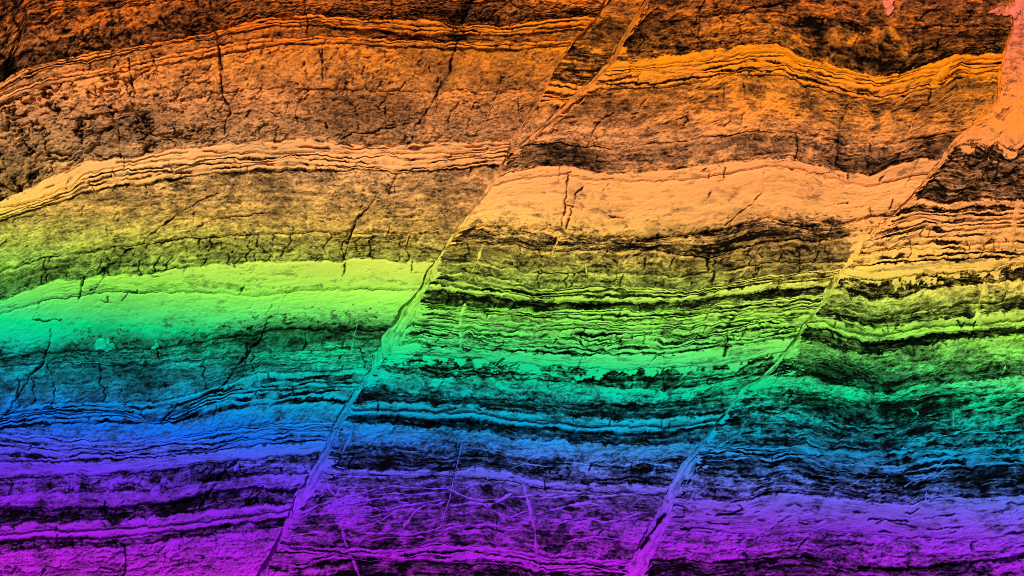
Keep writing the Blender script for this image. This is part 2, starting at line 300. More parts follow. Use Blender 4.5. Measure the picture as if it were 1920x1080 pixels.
BED_D = [
 (flat(YT), 'pale', dict(s=.97, s2=.95, h0=10, m1=.03, m2=.06, rough=3, rel=4, drip=1, mat='crust', film=.06)),
 (P("1700,330 1740,312 1790,274 1830,270 1850,277 1870,268 1885,280 1900,286 1920,271 2030,268"), 'dark', dict(s=.36, s2=.34, h0=-4, rel=5, lines=4, fringe=14)),
 (P("1660,390 1700,380 1727,372 1753,377 1767,383 1840,372 1907,375 2030,376"), 'pale', dict(s=.94, h0=6, rough=1.5)),
 (P("1660,401 1700,391 1730,384 1753,388 1770,394 1840,383 1907,387 2030,388"), 'dark', dict(s=.22, h0=-5)),
 (P("1650,412 1693,402 1730,394 1750,402 1807,398 1903,394 2030,394"), 'lam', dict(n=2, s=.93, part=.10, pw=.42, h0=4, wav=1.2, film=.1, wisp=.2)),
 (P("1610,440 1653,429 1693,419 1730,410 1767,420 1807,417 1900,410 2030,410"), 'lam', dict(n=2, film=.1, wisp=.2, s=.98, part=.2, pw=.42, h0=4, wav=1.4)),
 (P("1600,458 1650,448 1690,438 1730,430 1770,436 1807,433 1900,426 2030,424"), 'lam', dict(n=2, film=.1, wisp=.2, s=.96, part=.16, pw=.35, h0=3, j=30, wav=1.3)),
 (P("1590,480 1653,473 1693,462 1740,457 1773,460 1840,457 1920,455 2030,455"), 'lam', dict(n=3, film=.1, wisp=.2, s=.98, part=.14, pw=.34, h0=3, j=26, wav=1.3)),
 (P("1550,504 1587,499 1690,492 1773,489 1870,485 1920,480 2030,478"), 'pale', dict(s=.98, h0=8, m2=.05, rough=2)),
 (P("1540,512 1573,513 1607,523 1653,527 1700,517 1757,513 1807,513 1867,507 1920,494 2030,490"), 'rag', dict(s=.50, s2=.28, m2=.22, m3=.16, h0=-4, rel=6, fringe=12)),
 (P("1530,528 1563,536 1590,549 1627,562 1687,560 1727,548 1773,538 1840,533 1920,523 2030,518"), 'mass', dict(s=.80, s2=.64, m2=.13, h0=4, bulge=3, rel=5, mb=9)),
 (P("1500,568 1530,572 1583,580 1640,596 1700,590 1760,578 1840,568 1920,560 2030,556"), 'dark', dict(s=.48, s2=.20, m2=.14, h0=-1, rel=4)),
 (P("1480,586 1520,587 1583,598 1640,616 1680,612 1740,600 1823,593 1840,587 1920,580 2030,576"), 'pale', dict(s=.84, s2=.7, h0=7, bulge=3, m2=.12, rough=2, j=64)),
 (P("1470,602 1507,603 1540,603 1587,622 1633,633 1673,628 1727,617 1800,611 1840,610 1920,601 2030,596"), 'pale', dict(s=.94, s2=.9, h0=9, m2=.06, rough=1.5, lip=1)),
 (P("1460,608 1503,609 1557,618 1593,633 1633,644 1680,638 1740,626 1840,621 1920,613 2030,608"), 'dark', dict(s=.20, s2=.22, h0=-8, rel=4)),
 (P("1440,633 1490,635 1540,642 1600,661 1647,665 1700,653 1773,640 1837,632 1920,630 2030,626"), 'mass', dict(s=.78, s2=.62, m1=.1, m2=.13, h0=3, rel=5, mb=9)),
 (P("1420,668 1470,670 1550,676 1620,692 1700,686 1800,675 1920,664 2030,660"), 'mass', dict(s=.56, s2=.34, m1=.12, m2=.15, h0=0, rel=6)),
 (P("1380,712 1440,702 1520,707 1553,717 1583,723 1640,740 1687,733 1727,720 1740,717 1807,713 1920,707 2030,705"), 'mass', dict(s=.86, s2=.70, m2=.14, h0=4, rel=5, mb=9)),
 (P("1360,748 1400,744 1480,737 1560,745 1640,760 1700,752 1760,740 1920,735 2030,733"), 'dark', dict(s=.48, s2=.36, m1=.1, m2=.16, h0=-2, rel=6)),
 (P("1340,776 1440,768 1490,768 1553,780 1590,793 1630,803 1683,803 1713,790 1780,772 1850,762 1920,752 2030,748"), 'dark', dict(s=.52, s2=.40, m1=.1, m2=.17, h0=-1, rel=6, lines=3)),
 (P("1280,840 1313,837 1440,840 1507,834 1527,845 1573,842 1640,848 1693,846 1740,845 1800,842 1920,838 2030,838"), 'lam', dict(n=4, s=.84, part=.16, pw=.42, h0=4, wav=1.9)),
 (P("1270,862 1303,864 1440,868 1507,864 1557,880 1623,893 1683,892 1760,881 1920,875 2030,874"), 'rag', dict(s=.42, s2=.42, m2=.2, h0=-4, rel=6, lines=3, film=.28)),
 (P("1250,932 1273,933 1360,937 1407,937 1440,927 1507,927 1573,934 1640,943 1707,947 1740,940 1920,932 2030,932"), 'pale', dict(s=.95, s2=.92, h0=5, m1=.05, m2=.11, rel=5, lines=3, rough=3)),
 (P("1220,993 1327,997 1440,1003 1540,995 1600,1000 1700,1010 1760,1013 1850,1010 1920,1000 2030,998"), 'rag', dict(s=.88, s2=.68, m1=.1, m2=.15, h0=3, rel=8, film=.2)),
 (P("1190,1050 1293,1050 1343,1053 1393,1047 1440,1046 1497,1040 1540,1048 1607,1060 1673,1068 1773,1057 1867,1046 1920,1038 2030,1036"), 'rag', dict(s=.34, s2=.4, m1=.1, m2=.16, h0=-7, rel=6)),
 (flat(YB), None, None)]

# open joints and cracks: polyline, half width, depth (all in survey units)
CRACKS = [
 ("400,45 407,75 410,100 416,122 418,150 418,180 431,200 434,215 426,226 424,252", 3.2, 17),
 ("437,62 437,95 433,112", 1.6, 8), ("890,-10 876,22 867,47", 4.2, 18), ("867,47 871,62 858,80 850,104 843,135 822,166 808,196 780,237 772,263", 3.0, 14),
 ("640,262 660,250 700,246 728,241 752,235 782,230", 2.6, 12), ("744,325 738,340 732,352", 2.8, 12), ("706,368 690,390 668,414 659,440 650,468 642,488", 3.0, 15),
 ("646,492 644,505 640,518", 2.2, 13), ("772,490 773,512", 1.3, 8), ("500,598 497,620 482,642 470,655 455,672 432,704 418,722 402,740", 3.0, 15),
 ("350,752 322,768 300,793", 2.6, 13), ("327,407 318,415 300,430 278,443", 2.4, 13), ("252,463 232,478 205,497 186,515", 2.4, 13), ("196,500 200,518 184,538 168,546", 2.0, 12),
 ("162,518 156,540 150,562", 2.6, 14), ("200,425 202,455 198,480", 1.6, 7), ("98,614 96,634 88,655 84,680 62,704 34,742 18,768 -4,790", 3.0, 15), ("66,600 88,603 104,599 116,603", 2.2, 10),
 ("444,862 425,880 408,904 388,930 374,952", 3.4, 16), ("196,942 197,962 200,976", 2.2, 12), ("236,1022 240,1046 240,1070 226,1090", 2.2, 13),
 ("240,108 240,140 246,160 254,174", 2.4, 10), ("604,92 604,122 605,156", 1.8, 9), ("223,242 222,268 226,298", 2.4, 12), ("80,238 82,260 84,284", 3.0, 14),
 ("104,198 109,212 106,222 98,230", 2.4, 12), ("178,165 180,185", 1.8, 8), ("163,172 166,200", 2.0, 9), ("232,155 238,162 230,178 218,190", 2.0, 9), ("735,-5 737,20 738,44", 2.2, 10), ("570,-8 576,18 578,40 576,60", 2.2, 10),
 ("370,426 400,414 440,407 480,403 530,400", 2.0, 11), ("332,380 338,398 352,388 380,376 412,364", 1.3, 7), ("386,210 392,228 384,240 398,252", 2.0, 10), ("172,205 200,196 222,210", 2.2, 10), ("160,246 185,249 215,237", 3.0, 13),
 ("950,135 940,160 926,186 914,216 900,242 888,272", 1.1, 5), ("700,70 760,72 800,74 835,78", 2.4, 11), ("820,40 850,52 866,60 872,74", 2.2, 10), ("480,460 506,470 508,452", 1.2, 6), ("612,230 616,245 620,246", 2.0, 10), ("552,215 560,235", 1.4, 7),
 ("343,520 346,508 344,504", 1.5, 7), ("245,548 256,552 258,546", 2.4, 9), ("465,620 478,610", 2.0, 9), ("392,262 402,240 408,250", 1.5, 8), ("200,640 215,655", 2.2, 8), ("10,1060 40,1068", 3, 9), ("80,1072 100,1050", 5, 12), ("190,1064 225,1068 234,1060", 2.4, 9),
 ("20,30 34,62 20,96 2,130", 3.5, 12), ("92,10 92,44", 2, 8), ("155,58 160,80", 2.4, 9), ("222,18 226,36", 1.8, 8), ("300,30 316,56 342,66", 2.4, 9), ("393,2 400,30", 2.2, 9), ("0,104 10,130 2,150", 6, 18),
 # middle block
 ("1366,30 1392,19 1420,14 1452,11 1500,2", 3.0, 13), ("1256,8 1275,5 1300,-4", 1.6, 8), ("1322,0 1308,30 1302,48", 1.8, 9), ("1300,48 1330,32 1366,28", 1.4, 7), ("1368,14 1380,-4", 1.6, 8),
 ("1288,214 1294,222 1284,234 1272,236 1270,226 1284,216", 2.2, 8), ("1068,228 1082,229 1090,236", 3.2, 11), ("1184,212 1200,212 1186,222 1184,236", 2.0, 8), ("1100,275 1112,245 1128,222 1152,210", 3.0, 8), ("1396,206 1392,230", 1.2, 6),
 ("1237,150 1220,180 1200,200", 1.5, 6), ("1066,330 1064,352 1060,392 1054,424", 2.2, 12), ("1092,350 1080,372 1072,394 1064,430", 2.4, 10), ("1066,384 1086,390", 2.0, 8), ("1358,312 1356,342", 1.8, 9), ("1430,322 1436,326", 3.0, 11),
 ("1430,366 1400,392 1380,406 1360,426", 1.4, 7), ("1155,404 1140,412", 1.6, 6), ("1040,444 1034,470 1030,500", 2.0, 9), ("1148,486 1158,496 1160,504", 2.2, 10), ("1214,480 1206,506", 2.6, 8), ("1330,488 1328,510", 2.4, 13), ("1340,508 1338,530", 2.4, 12), ("1376,486 1382,490 1396,488 1400,494", 1.5, 8),
 ("1378,596 1368,608 1362,628 1364,640", 4.0, 16), ("1360,652 1358,668", 3.5, 13), ("1372,624 1392,616", 1.6, 8), ("1500,470 1498,510", 2.5, 8), ("1545,478 1552,446 1564,420", 1.4, 6), ("1240,460 1200,474 1190,480", 3.2, 11),
 ("1580,330 1560,322 1530,330", 1.3, 6), ("1480,318 1520,330 1544,346", 2.0, 8), ("1594,322 1594,346", 2.0, 9), ("1700,350 1720,300", 1.2, 5), ("1490,250 1496,272 1492,300", 3.5, 9), ("1580,216 1574,260 1568,310", 4.0, 9), ("1632,330 1680,300", 2.0, 9), ("1744,168 1740,196 1712,210", 2.5, 8),
 ("1710,60 1720,40 1742,18", 3.0, 11), ("1760,76 1756,94", 2.4, 10), ("1690,10 1680,30", 2, 8), ("1588,128 1596,96 1610,66 1618,40", 1.0, 4),
 ("860,820 858,850 856,885", 1.2, 6), ("866,832 860,862 850,898 842,930 838,950", 2.0, 8), ("1356,730 1358,752", 3.0, 11), ("1020,915 1060,908", 2, 6), ("894,852 896,862", 4, 8), ("640,862 632,872", 3, 8),
 ("1244,964 1232,982 1216,1006 1202,1026", 6.5, 22), ("1024,1032 1050,1034", 4, 12), ("870,992 910,990 940,996", 2.6, 11),
 # right block
 ("1688,520 1692,540", 1.6, 8), ("1708,530 1712,548", 2, 8), ("1710,586 1710,604", 1.6, 9), ("1586,600 1587,616", 1.5, 9), ("1672,626 1680,614", 1.5, 8), ("1798,600 1804,614 1812,604", 3.5, 11), ("1482,732 1486,760", 3.2, 11), ("1474,816 1475,834", 2.0, 9),
 ("1488,732 1478,752", 1.8, 9), ("1500,1030 1508,1016 1522,1002", 2.4, 10), ("1440,1050 1480,1050 1500,1042 1540,1050", 3.0, 12), ("1610,1064 1660,1070 1710,1070 1760,1062 1800,1058", 4.5, 15), ("1540,1034 1570,1024 1600,1022 1640,1024", 2.2, 9), ("1630,974 1670,977 1706,977", 2.6, 11),
 ("1650,1000 1684,1001", 2.6, 10), ("1736,976 1756,970 1790,966", 2.8, 11), ("1736,994 1780,992 1812,988", 2.2, 9), ("1826,1044 1820,1022 1834,1016", 3.4, 12), ("1500,980 1530,982", 2.4, 9), ("1884,1002 1920,998", 3, 11), ("1260,970 1300,968", 2.4, 9), ("1276,994 1320,992", 2.4, 9), ("1340,966 1370,964", 2.2, 9), ("1640,1050 1664,1042 1700,1046", 4, 10),
 ("1846,965 1880,960", 3, 10), ("1660,905 1686,898", 2, 8), ("1378,962 1394,958 1386,946", 2.6, 8),
]
# large dark varnish patches, a few painted shadows, and pale washed patches: x, row, rx, ry, amount, tilt
PATCH = [
 (20, 40, 60, 60, -.14, 0), (8, 125, 14, 22, -.5, 0),  (70, 130, 60, 40, -.08, -.4), (150, 75, 80, 16, -.18, -.2), (300, 55, 90, 14, -.16, -.1), (370, 25, 60, 18, -.22, 0), (700, 20, 90, 16, -.10, 0), (900, 22, 60, 20, -.16, 0), (860, 72, 30, 9, -.34, 0), (800, 76, 40, 5, -.3, 0), (280, 108, 60, 6, -.12, -.2),  # strong patch at the left edge is a painted black shadow
 (860, 30, 16, 36, -.2, .5), (830, 150, 14, 40, -.2, .5), (640, 140, 18, 20, -.2, 0), (700, 185, 90, 14, -.13, 0), (720, 225, 90, 22, -.20, -.1), (560, 225, 70, 26, -.08, 0), (810, 120, 30, 10, -.18, 0), (240, 250, 90, 26, -.12, -.2), (60, 270, 60, 40, -.07, 0), (380, 235, 50, 16, -.12, 0), (500, 140, 40, 14, -.12, 0), (950, 140, 20, 60, -.12, .5), (900, 220, 50, 40, -.08, 0),
 (560, 205, 80, 14, .06, 0), (420, 150, 120, 16, .06, -.2), (880, 120, 40, 18, .07, 0),
 (40, 412, 60, 8, -.2, -.3), (215, 372, 60, 7, -.25, 0), (60, 520, 60, 26, -.12, -.3), (240, 488, 40, 14, -.2, -.3), (390, 460, 100, 16, -.12, 0), (700, 455, 130, 22, -.12, 0), (840, 400, 30, 40, -.1, -.5), (520, 402, 50, 8, -.14, 0), (700, 385, 40, 12, -.12, 0),
 (215, 640, 80, 14, -.22, 0), (470, 612, 50, 14, -.2, 0), (680, 606, 70, 12, -.18, 0), (60, 630, 80, 18, .24, 0), (45, 650, 40, 20, .2, 0), (440, 690, 28, 30, -.26, .5), (470, 645, 26, 10, -.22, 0), (690, 640, 40, 26, -.14, 0), (380, 725, 20, 12, -.25, 0), (200, 700, 90, 20, -.08, 0), (120, 745, 90, 12, .14, 0), (330, 770, 30, 8, -.22, -.4), (300, 795, 60, 6, .1, 0),  # leading dark patches paint the shadow line under the green ledge
 (230, 800, 80, 10, .12, 0), (80, 836, 90, 20, .10, 0), (415, 880, 26, 24, -.2, .5), (50, 945, 20, 12, .12, 0), (360, 942, 70, 10, -.2, -.2), (150, 965, 140, 9, -.1, 0), (200, 1015, 60, 7, -.15, 0), (350, 1050, 26, 10, -.2, 0), (90, 1062, 22, 14, -.22, .4), (15, 1065, 26, 10, -.2, 0), (430, 1062, 60, 16, -.12, 0),
 (1090, 285, 50, 34, -.30, .3), (1180, 290, 40, 20, -.18, 0), (1240, 280, 40, 26, -.12, 0), (1380, 262, 40, 18, -.14, 0), (1130, 225, 50, 24, -.12, .4), (1440, 130, 40, 10, -.05, 0), (1500, 262, 40, 22, -.2, 0), (1575, 270, 26, 46, -.28, .3), (1640, 305, 60, 22, -.24, 0), (1690, 250, 30, 16, -.18, 0), (1730, 190, 50, 26, -.16, 0), (1640, 222, 60, 24, .16, 0), (1480, 205, 80, 26, .06, 0), (1330, 190, 120, 22, .06, 0), (1830, 160, 60, 12, -.2, 0), (1760, 285, 36, 16, -.12, 0),
 (1500, 60, 80, 18, .12, .2), (1560, 50, 60, 12, .10, .3), (1640, 60, 40, 16, .12, 0), (1250, 75, 80, 14, .10, -.2), (1780, 60, 80, 30, -.14, 0), (1620, 115, 80, 14, -.2, .3), (1160, 60, 40, 20, -.1, 0), (1300, 50, 60, 8, -.14, -.3), (1730, 20, 60, 16, -.14, 0), (1860, 70, 30, 26, -.16, 0), (1830, 30, 20, 30, .1, 0),
 (1080, 370, 22, 20, -.24, 0), (1270, 395, 120, 26, .06, 0), (1020, 395, 70, 22, .05, 0), (1400, 400, 60, 14, -.12, -.5), (1000, 450, 70, 14, -.12, 0), (1200, 458, 60, 12, -.24, 0), (1490, 470, 60, 34, -.26, 0), (1560, 440, 30, 26, -.16, 0), (1480, 440, 40, 10, -.2, 0), (1340, 470, 60, 12, -.14, -.3), (1440, 372, 60, 26, .06, 0), (1500, 350, 40, 12, -.08, 0), (860, 480, 36, 12, -.16, -.3), (930, 470, 50, 14, -.12, 0), (940, 510, 40, 10, -.14, 0),
 (1000, 570, 100, 6, -.1, 0), (790, 610, 20, 8, -.1, 0), (900, 620, 40, 12, .1, 0), (1150, 705, 90, 14, -.18, 0), (1330, 700, 60, 14, -.16, 0), (820, 690, 90, 12, -.1, 0), (700, 740, 30, 10, -.12, 0), (960, 735, 60, 12, .12, 0), (1060, 745, 40, 8, -.14, 0), (1190, 735, 100, 10, .08, 0), (740, 865, 110, 14, -.16, 0), (680, 805, 40, 8, .12, 0), (890, 855, 24, 10, -.16, 0), (1098, 876, 18, 8, .34, 0), (1180, 880, 50, 16, .05, 0), (1260, 870, 60, 12, .12, 0), (1000, 845, 80, 16, .1, 0),
 (620, 950, 26, 40, .12, .4), (590, 1045, 60, 16, -.22, 0), (700, 965, 60, 24, -.06, 0), (970, 940, 18, 16, -.22, 0), (1100, 980, 90, 8, .2, 0), (1020, 1010, 24, 14, -.24, 0), (1150, 1000, 60, 14, .06, 0), (1210, 955, 26, 16, -.2, .4), (560, 1068, 60, 10, .4, 0), (860, 1012, 90, 8, .06, 0), (1120, 1040, 40, 12, .16, 0),
 (1850, 300, 60, 20, -.12, 0), (1800, 325, 60, 8, .08, 0), (1600, 445, 40, 20, .12, 0), (1626, 442, 24, 44, .95, 0), (1860, 430, 30, 26, .12, .4), (1900, 430, 16, 40, .3, .3), (1630, 545, 50, 12, -.14, 0), (1720, 535, 50, 10, -.1, 0), (1840, 570, 10, 40, .45, .1), (1600, 575, 60, 14, -.12, .3), (1800, 560, 70, 12, .06, 0), (1610, 695, 60, 18, -.26, .3), (1540, 690, 50, 22, -.16, .3), (1850, 690, 60, 14, -.16, 0), (1700, 668, 70, 8, .12, -.2), (1480, 655, 40, 14, .14, 0),
 (1700, 770, 60, 16, -.12, 0), (1560, 762, 60, 12, -.14, .2), (1440, 755, 40, 10, .12, 0), (1880, 742, 60, 14, .3, -.4), (1820, 790, 80, 14, .08, -.3), (1430, 800, 40, 20, .06, 0), (1540, 820, 60, 12, -.1, 0), (1830, 820, 40, 10, -.14, 0), (1540, 895, 40, 20, -.16, .3), (1840, 895, 90, 18, -.22, 0), (1480, 905, 34, 16, .14, 0), (1420, 905, 70, 14, .08, 0), (1640, 900, 40, 14, -.06, 0), (1330, 905, 60, 12, .04, 0),
 (1560, 1012, 40, 16, -.28, .2), (1480, 1010, 40, 14, -.14, .2), (1300, 1015, 60, 10, -.16, 0), (1370, 1030, 70, 14, .14, 0), (1330, 1062, 110, 14, -.16, 0), (1690, 1030, 60, 10, -.10, 0), (1760, 1035, 80, 16, .10, 0), (1870, 1030, 40, 12, -.2, -.4), (1885, 1066, 60, 22, .55, -.3), (1480, 1070, 60, 16, -.2, 0), (1640, 960, 40, 6, -.12, 0), (1790, 955, 60, 8, -.1, 0), (1860, 990, 60, 10, .06, 0), (1420, 975, 60, 8, -.1, 0), (1180, 1065, 40, 20, .2, 0), (1600, 1030, 30, 18, .12, 0),
]

# ------------------------------------------------------------------ rock fields
def field(x, y, U, V, f, th, kind, o, seed):
    """depth of the weathered surface (towards the viewer, survey units) and rock tone at every survey point: share of lime plus some painted light and shade"""
    x, y, U, V, f, th = (np.ascontiguousarray(q, dtype=f4) for q in (x, y, U, V, f, th))
    m1 = o.get('m1', {'mass': .07, 'pale': .02, 'dark': .06, 'lam': .04, 'rag': .09}[kind])
    m2 = o.get('m2', {'mass': .10, 'pale': .05, 'dark': .10, 'lam': .06, 'rag': .13}[kind])
    m3 = o.get('m3', {'mass': .10, 'pale': .035, 'dark': .11, 'lam': .06, 'rag': .12}[kind])
    rel = o.get('rel', {'mass': 4.5, 'pale': 2.5, 'dark': 3.5, 'lam': 2.2, 'rag': 5.0}[kind])
    h = np.full(x.shape, o.get('h0', 0.0) * .5, f4)
    g = np.power(np.clip(f, 0, 1), o.get('gpow', 1.0))
    s1 = o['s']; s = s1 + (o.get('s2', s1) - s1) * g
    d_top = f * th; d_bot = (1 - f) * th
    if kind == 'pale': s = s + .07
    mixn = fbm(U / 13, V / 5.5, 5, 171, .7)
    if '_sp' in o:
        qt = sst(-.8, .8, mixn * o.get('mt', 2.4) - d_top); qb = sst(-.8, .8, -mixn * o.get('mb', 2.4) - d_bot)
        s = s * (1 - qt) + o['_sp'] * qt; s = s * (1 - qb) + o['_sn'] * qb
    wu = fbm(U / 60, V / 40, 2, 40 + seed) * 6; wv = fbm(U / 60, V / 40, 2, 60 + seed) * 4
    clean = kind in ('pale', 'lam')
    n1 = fbm((U + wu) / 170, (V + wv) / 70, 4, 1 + seed)
    n2 = fbm((U + wu) / 40, (V + wv) / 13, 5, 21 + seed, .72)
    n3 = fbm(U / 6.5, V / 3.4, 2, 31, .7)
    n4 = fbm((x + wu) / 26, (y + wv) / 22, 5, 71, .74)
    n5 = fbm((U + .5 * wu) / 26, V / 4.0, 3, 78, .6)                      # thin clay films along the bedding
    if o.get('bigknob'): n2 = n2 * .5; n5 = n5 * .4; n4 = n4 * .65
    s = s + m1 * n1 + m2 * .55 * n2 + m2 * .65 * n4 + m3 * (.55 * n3 + .5 * n5)
    # dark pits cluster where the rock is clayey
    s = s - m3 * 2.4 * sst(.85, 1.7, fbm(U / 11, V / 6, 4, 81, .7) + .45 * n1 + .3 * n2)
    n6 = fbm((U + wu) / 75, (V + .4 * wv) / 3.6, 4, 181 + seed, .62)
    fl = sst(.75, 1.25, n6 + .35 * n1) * o.get('film', {'pale': .25, 'lam': .25, 'rag': .38, 'dark': .2, 'mass': .16}[kind])
    s = s - fl; h = h - 4.0 * fl
    if kind in ('dark', 'rag') and o.get('film', 1) > .12: s = s + .30 * sst(.95, 1.4, -n6 + .3 * n2)      # pale stringers in the clay
    # hairline cracks
    hl = ridge((U + 3 * wu) / 20, (V + 3 * wv) / 13, 3, 130 + seed) ** 2 * sst(.1, 1.1, fbm(x / 70, y / 50, 3, 133) + .3 * n2)
    s = s - (.12 if clean else .30) * hl
    sm = .30 if clean else 1.0
    h = h + rel * (.36 * n1 + .14 * n2 * sm + .18 * n4 * sm) + rel * .09 * (n3 + n5) * sm - (1.0 if clean else 2.6) * hl
    rd = ridge((U + 2 * wu) / 42, (V + 2 * wv) / 24, 3, 90 + seed)
    rg = rd * sst(-.4, 1.0, fbm(U / 120, V / 60, 2, 95))
    h = h - rel * .6 * rg * sm
    s = s - {'pale': .10, 'lam': .06}.get(kind, .16) * rg * sst(.05, .3, s)
    if o.get('bulge'): h = h + o['bulge'] * np.sqrt(np.clip(4 * f * (1 - f), 0, 1))
    h = h + 1.6 * sst(0, 5, d_top) - 2.2 * (1 - sst(0, 4, d_bot))
    if o.get('lip'):
        q = np.exp(-(d_top / 2.2) ** 2)
        h = h - 5.5 * q * sst(-1.0, .4, fbm(U / 50, V * 0 + seed, 3, 12)); s = s - .3 * q * sst(-.6, .6, fbm(U / 40, V * 0 + seed, 3, 14))
        s = s + .15 * np.exp(-((d_top - 5) / 2.5) ** 2)
    if o.get('lines'):
        k = o['lines']
        c = f * k + .22 * fbm(U / 60, f * 2, 3, 66 + seed); fr = np.abs(c - np.round(c)) * th / k
        q = np.exp(-(fr / 1.8) ** 2) * sst(.1, .9, fbm(U / 45, np.round(c) * 3.7, 3, 44 + seed))
        h = h - 6 * q; s = s - .45 * q
    if o.get('j'):
        J = o['j']
        uu = U + (V - V.mean()) * (.18 * math.sin(seed * 2.1)) + 3 * fbm(V / 12, U / 80, 2, 17)
        c = uu / J; ci = np.floor(c).astype(np.int64)
        best = np.full(x.shape, 1e3, f4)
        for dd in (-1, 0, 1):
            q = ci + dd; r = TAB[(seed * 13) & 511, (q + seed * 71) & 511]
            st = TAB[(seed * 29 + 5) & 511, (q + 9) & 511]
            best = np.minimum(best, np.abs(c - q - r) * J + np.where(st < .45, 50, 0))
            h = h + np.where(dd == 0, 2.4 * (TAB[(seed * 3 + 8) & 511, np.floor(c - r).astype(np.int64) & 511] - .5), 0)
        q = np.exp(-(best / 1.15) ** 2) * sst(-.7, .5, fbm(U / 14, V / 16, 2, 19))
        h = h - 7 * q; s = s - .28 * q
    if o.get('knob'):
        k = o['knob']
        d1, d2, ci = worley((U + wu) / k, (V + wv) / (k * .62), seed)
        d3, d4, cj = worley((U + wu) / (k * 2.6), (V + wv) / (k * 1.7), seed + 4)
        h = h + 3.0 * (ci - .5) + 4.5 * (cj - .5) - 4.0 * d1 * d1 - 4 * np.exp(-(d4 - d3) * 14) - 2.0 * np.exp(-(d2 - d1) * 9)
        s = s + .12 * (ci - .5) - .16 * np.exp(-(d4 - d3) * 12) - .10 * np.exp(-(d2 - d1) * 9)
    if o.get('bigknob'):
        wgt = sst(600, 100, x) * .85 + .15
        ww = 16 * fbm(x / 40, y / 34, 4, 141, .6); wz_ = 12 * fbm(x / 40, y / 34, 4, 147, .6)
        d1, d2, ci = worley((U + ww) / 62, (V + wz_) / 36, seed)
        d3, d4, cj = worley((U + .5 * ww) / 19, (V + .5 * wz_) / 12, seed + 3)
        wk = sst(-.2, 1.0, fbm(x / 50, y / 36, 3, 151))
        vis = sst(-.5, .7, fbm(x / 34, y / 34, 3, 155))
        g1 = np.exp(-((d2 - d1) * 9) ** 2) * vis; g2 = np.exp(-((d4 - d3) * 5) ** 2) * wk * (.4 + .6 * vis)
        h = h + wgt * (13 * (ci - .5) - 14 * d1 * d1 - 9 * g1) + wgt * wk * 3.0 * (cj - .5) - 3.5 * wgt * g2
        s = s - wgt * (.38 * g1 + .14 * g2) + wgt * .06 * (ci - .5)
    if o.get('blk'):
        d1, d2, ci = worley(U / 24, V / 20, seed)
        h = h + 3 * (ci - .5) - 3 * np.exp(-(d2 - d1) * 12); s = s + .2 * (ci - .5) - .1 * np.exp(-(d2 - d1) * 12)
    if o.get('drip'):
        q = fbm(U / 12, V / 90, 3, 33); s = s - .35 * sst(1.0, 1.9, fbm(x / 12, y / 14, 3, 35)) * sst(1925, 1880, x) + .02 * q; h = h + .5 * q - 3 * sst(1.0, 1.9, fbm(x / 12, y / 14, 3, 35)) * sst(1925, 1880, x)
    if kind == 'lam':
        # one lamina: clean top, clayey parting at its base that comes and goes along the layer
        pw = o.get('pw', .28); lf = o['_lf']; lth = o['_lth']; wob = .35 * fbm(U / 22, V / 14, 3, 52 + seed)
        p = sst(1 - pw * (1.1 + wob) - .07, 1 - pw * (1.1 + wob) + .03, lf + .05 * n3)
        on = sst(-.9 + o.get('dash', 0), .25 + o.get('dash', 0), fbm(U / 38, V * 0 + seed * 3.3, 3, 57))
        p = p * (.25 + .75 * on)
        s = (s + .06) * (1 - p) + (o['part'] + .12 * n3 + .08 * n2) * p
        h = h - 4.5 * p + .8 * np.sqrt(np.clip(4 * lf * (1 - lf), 0, 1)) + 1.2 * fbm(U / 26, V * 0 + seed * 1.7, 3, 58)
    if o.get('fringe'):
        A_ = o['fringe']                                   # lime washed down over the bed from the clean bed above
        q = sst(-1.5, 1.5, A_ * (.45 + .75 * fbm(U / 16, V / 16, 4, 101 + seed, .62)) - d_top)
        s = s * (1 - q) + .96 * q; h = h * (1 - q) + np.maximum(h, 3.0) * q
    if kind == 'pale' or kind == 'lam':
        r = o.get('rough', 2.0)
        q = sst(.9, 1.5, fbm(U / 26, V / 7, 5, 77 + seed, .7) + .4 * n1)      # clayey wisps in the clean beds
        s = s - o.get('wisp', .34) * q; h = h - .45 * r * q
    if '_el' in o:
        B = np.interp(y, o['_by'], o['_bw'])
        q = sst(-2.0, 2.0, B * (.25 + .8 * fbm(U / 26, V / 7, 5, 161, .66)) - o['_el'])
        s = s * (1 - q) + .95 * q; h = h * (1 - q) + np.maximum(h, 5.0) * q
    for (cx, cy, rx, ry, am, ti) in PATCH:
        if x.max() < cx - 2.6 * rx or x.min() > cx + 2.6 * rx or y.max() < cy - 2.6 * ry - rx * abs(ti) or y.min() > cy + 2.6 * ry + rx * abs(ti): continue
        dx = x - cx; dy = y - cy
        if ry <= rx: dy = dy - ti * dx
        else: dx = dx + ti * dy
        q = np.exp(-((dx / rx) ** 2 + (dy / ry) ** 2) * .9) * np.clip(.8 + .5 * n4 + .3 * n2, 0, 1.7)
        s = s + 1.15 * am * q
        if am < 0: h = h + 4 * am * q
    # gentle undulation of the whole face
    h = h + 9 * fbm(x / 420, y / 260, 2, 3)
    h, s = carve(x, y, h, s)
    s = .5 + (s - .5) * (1.10 if clean else 1.12) + (.05 if kind == 'mass' else 0)
    return h, np.clip(s, 0.03, .97)

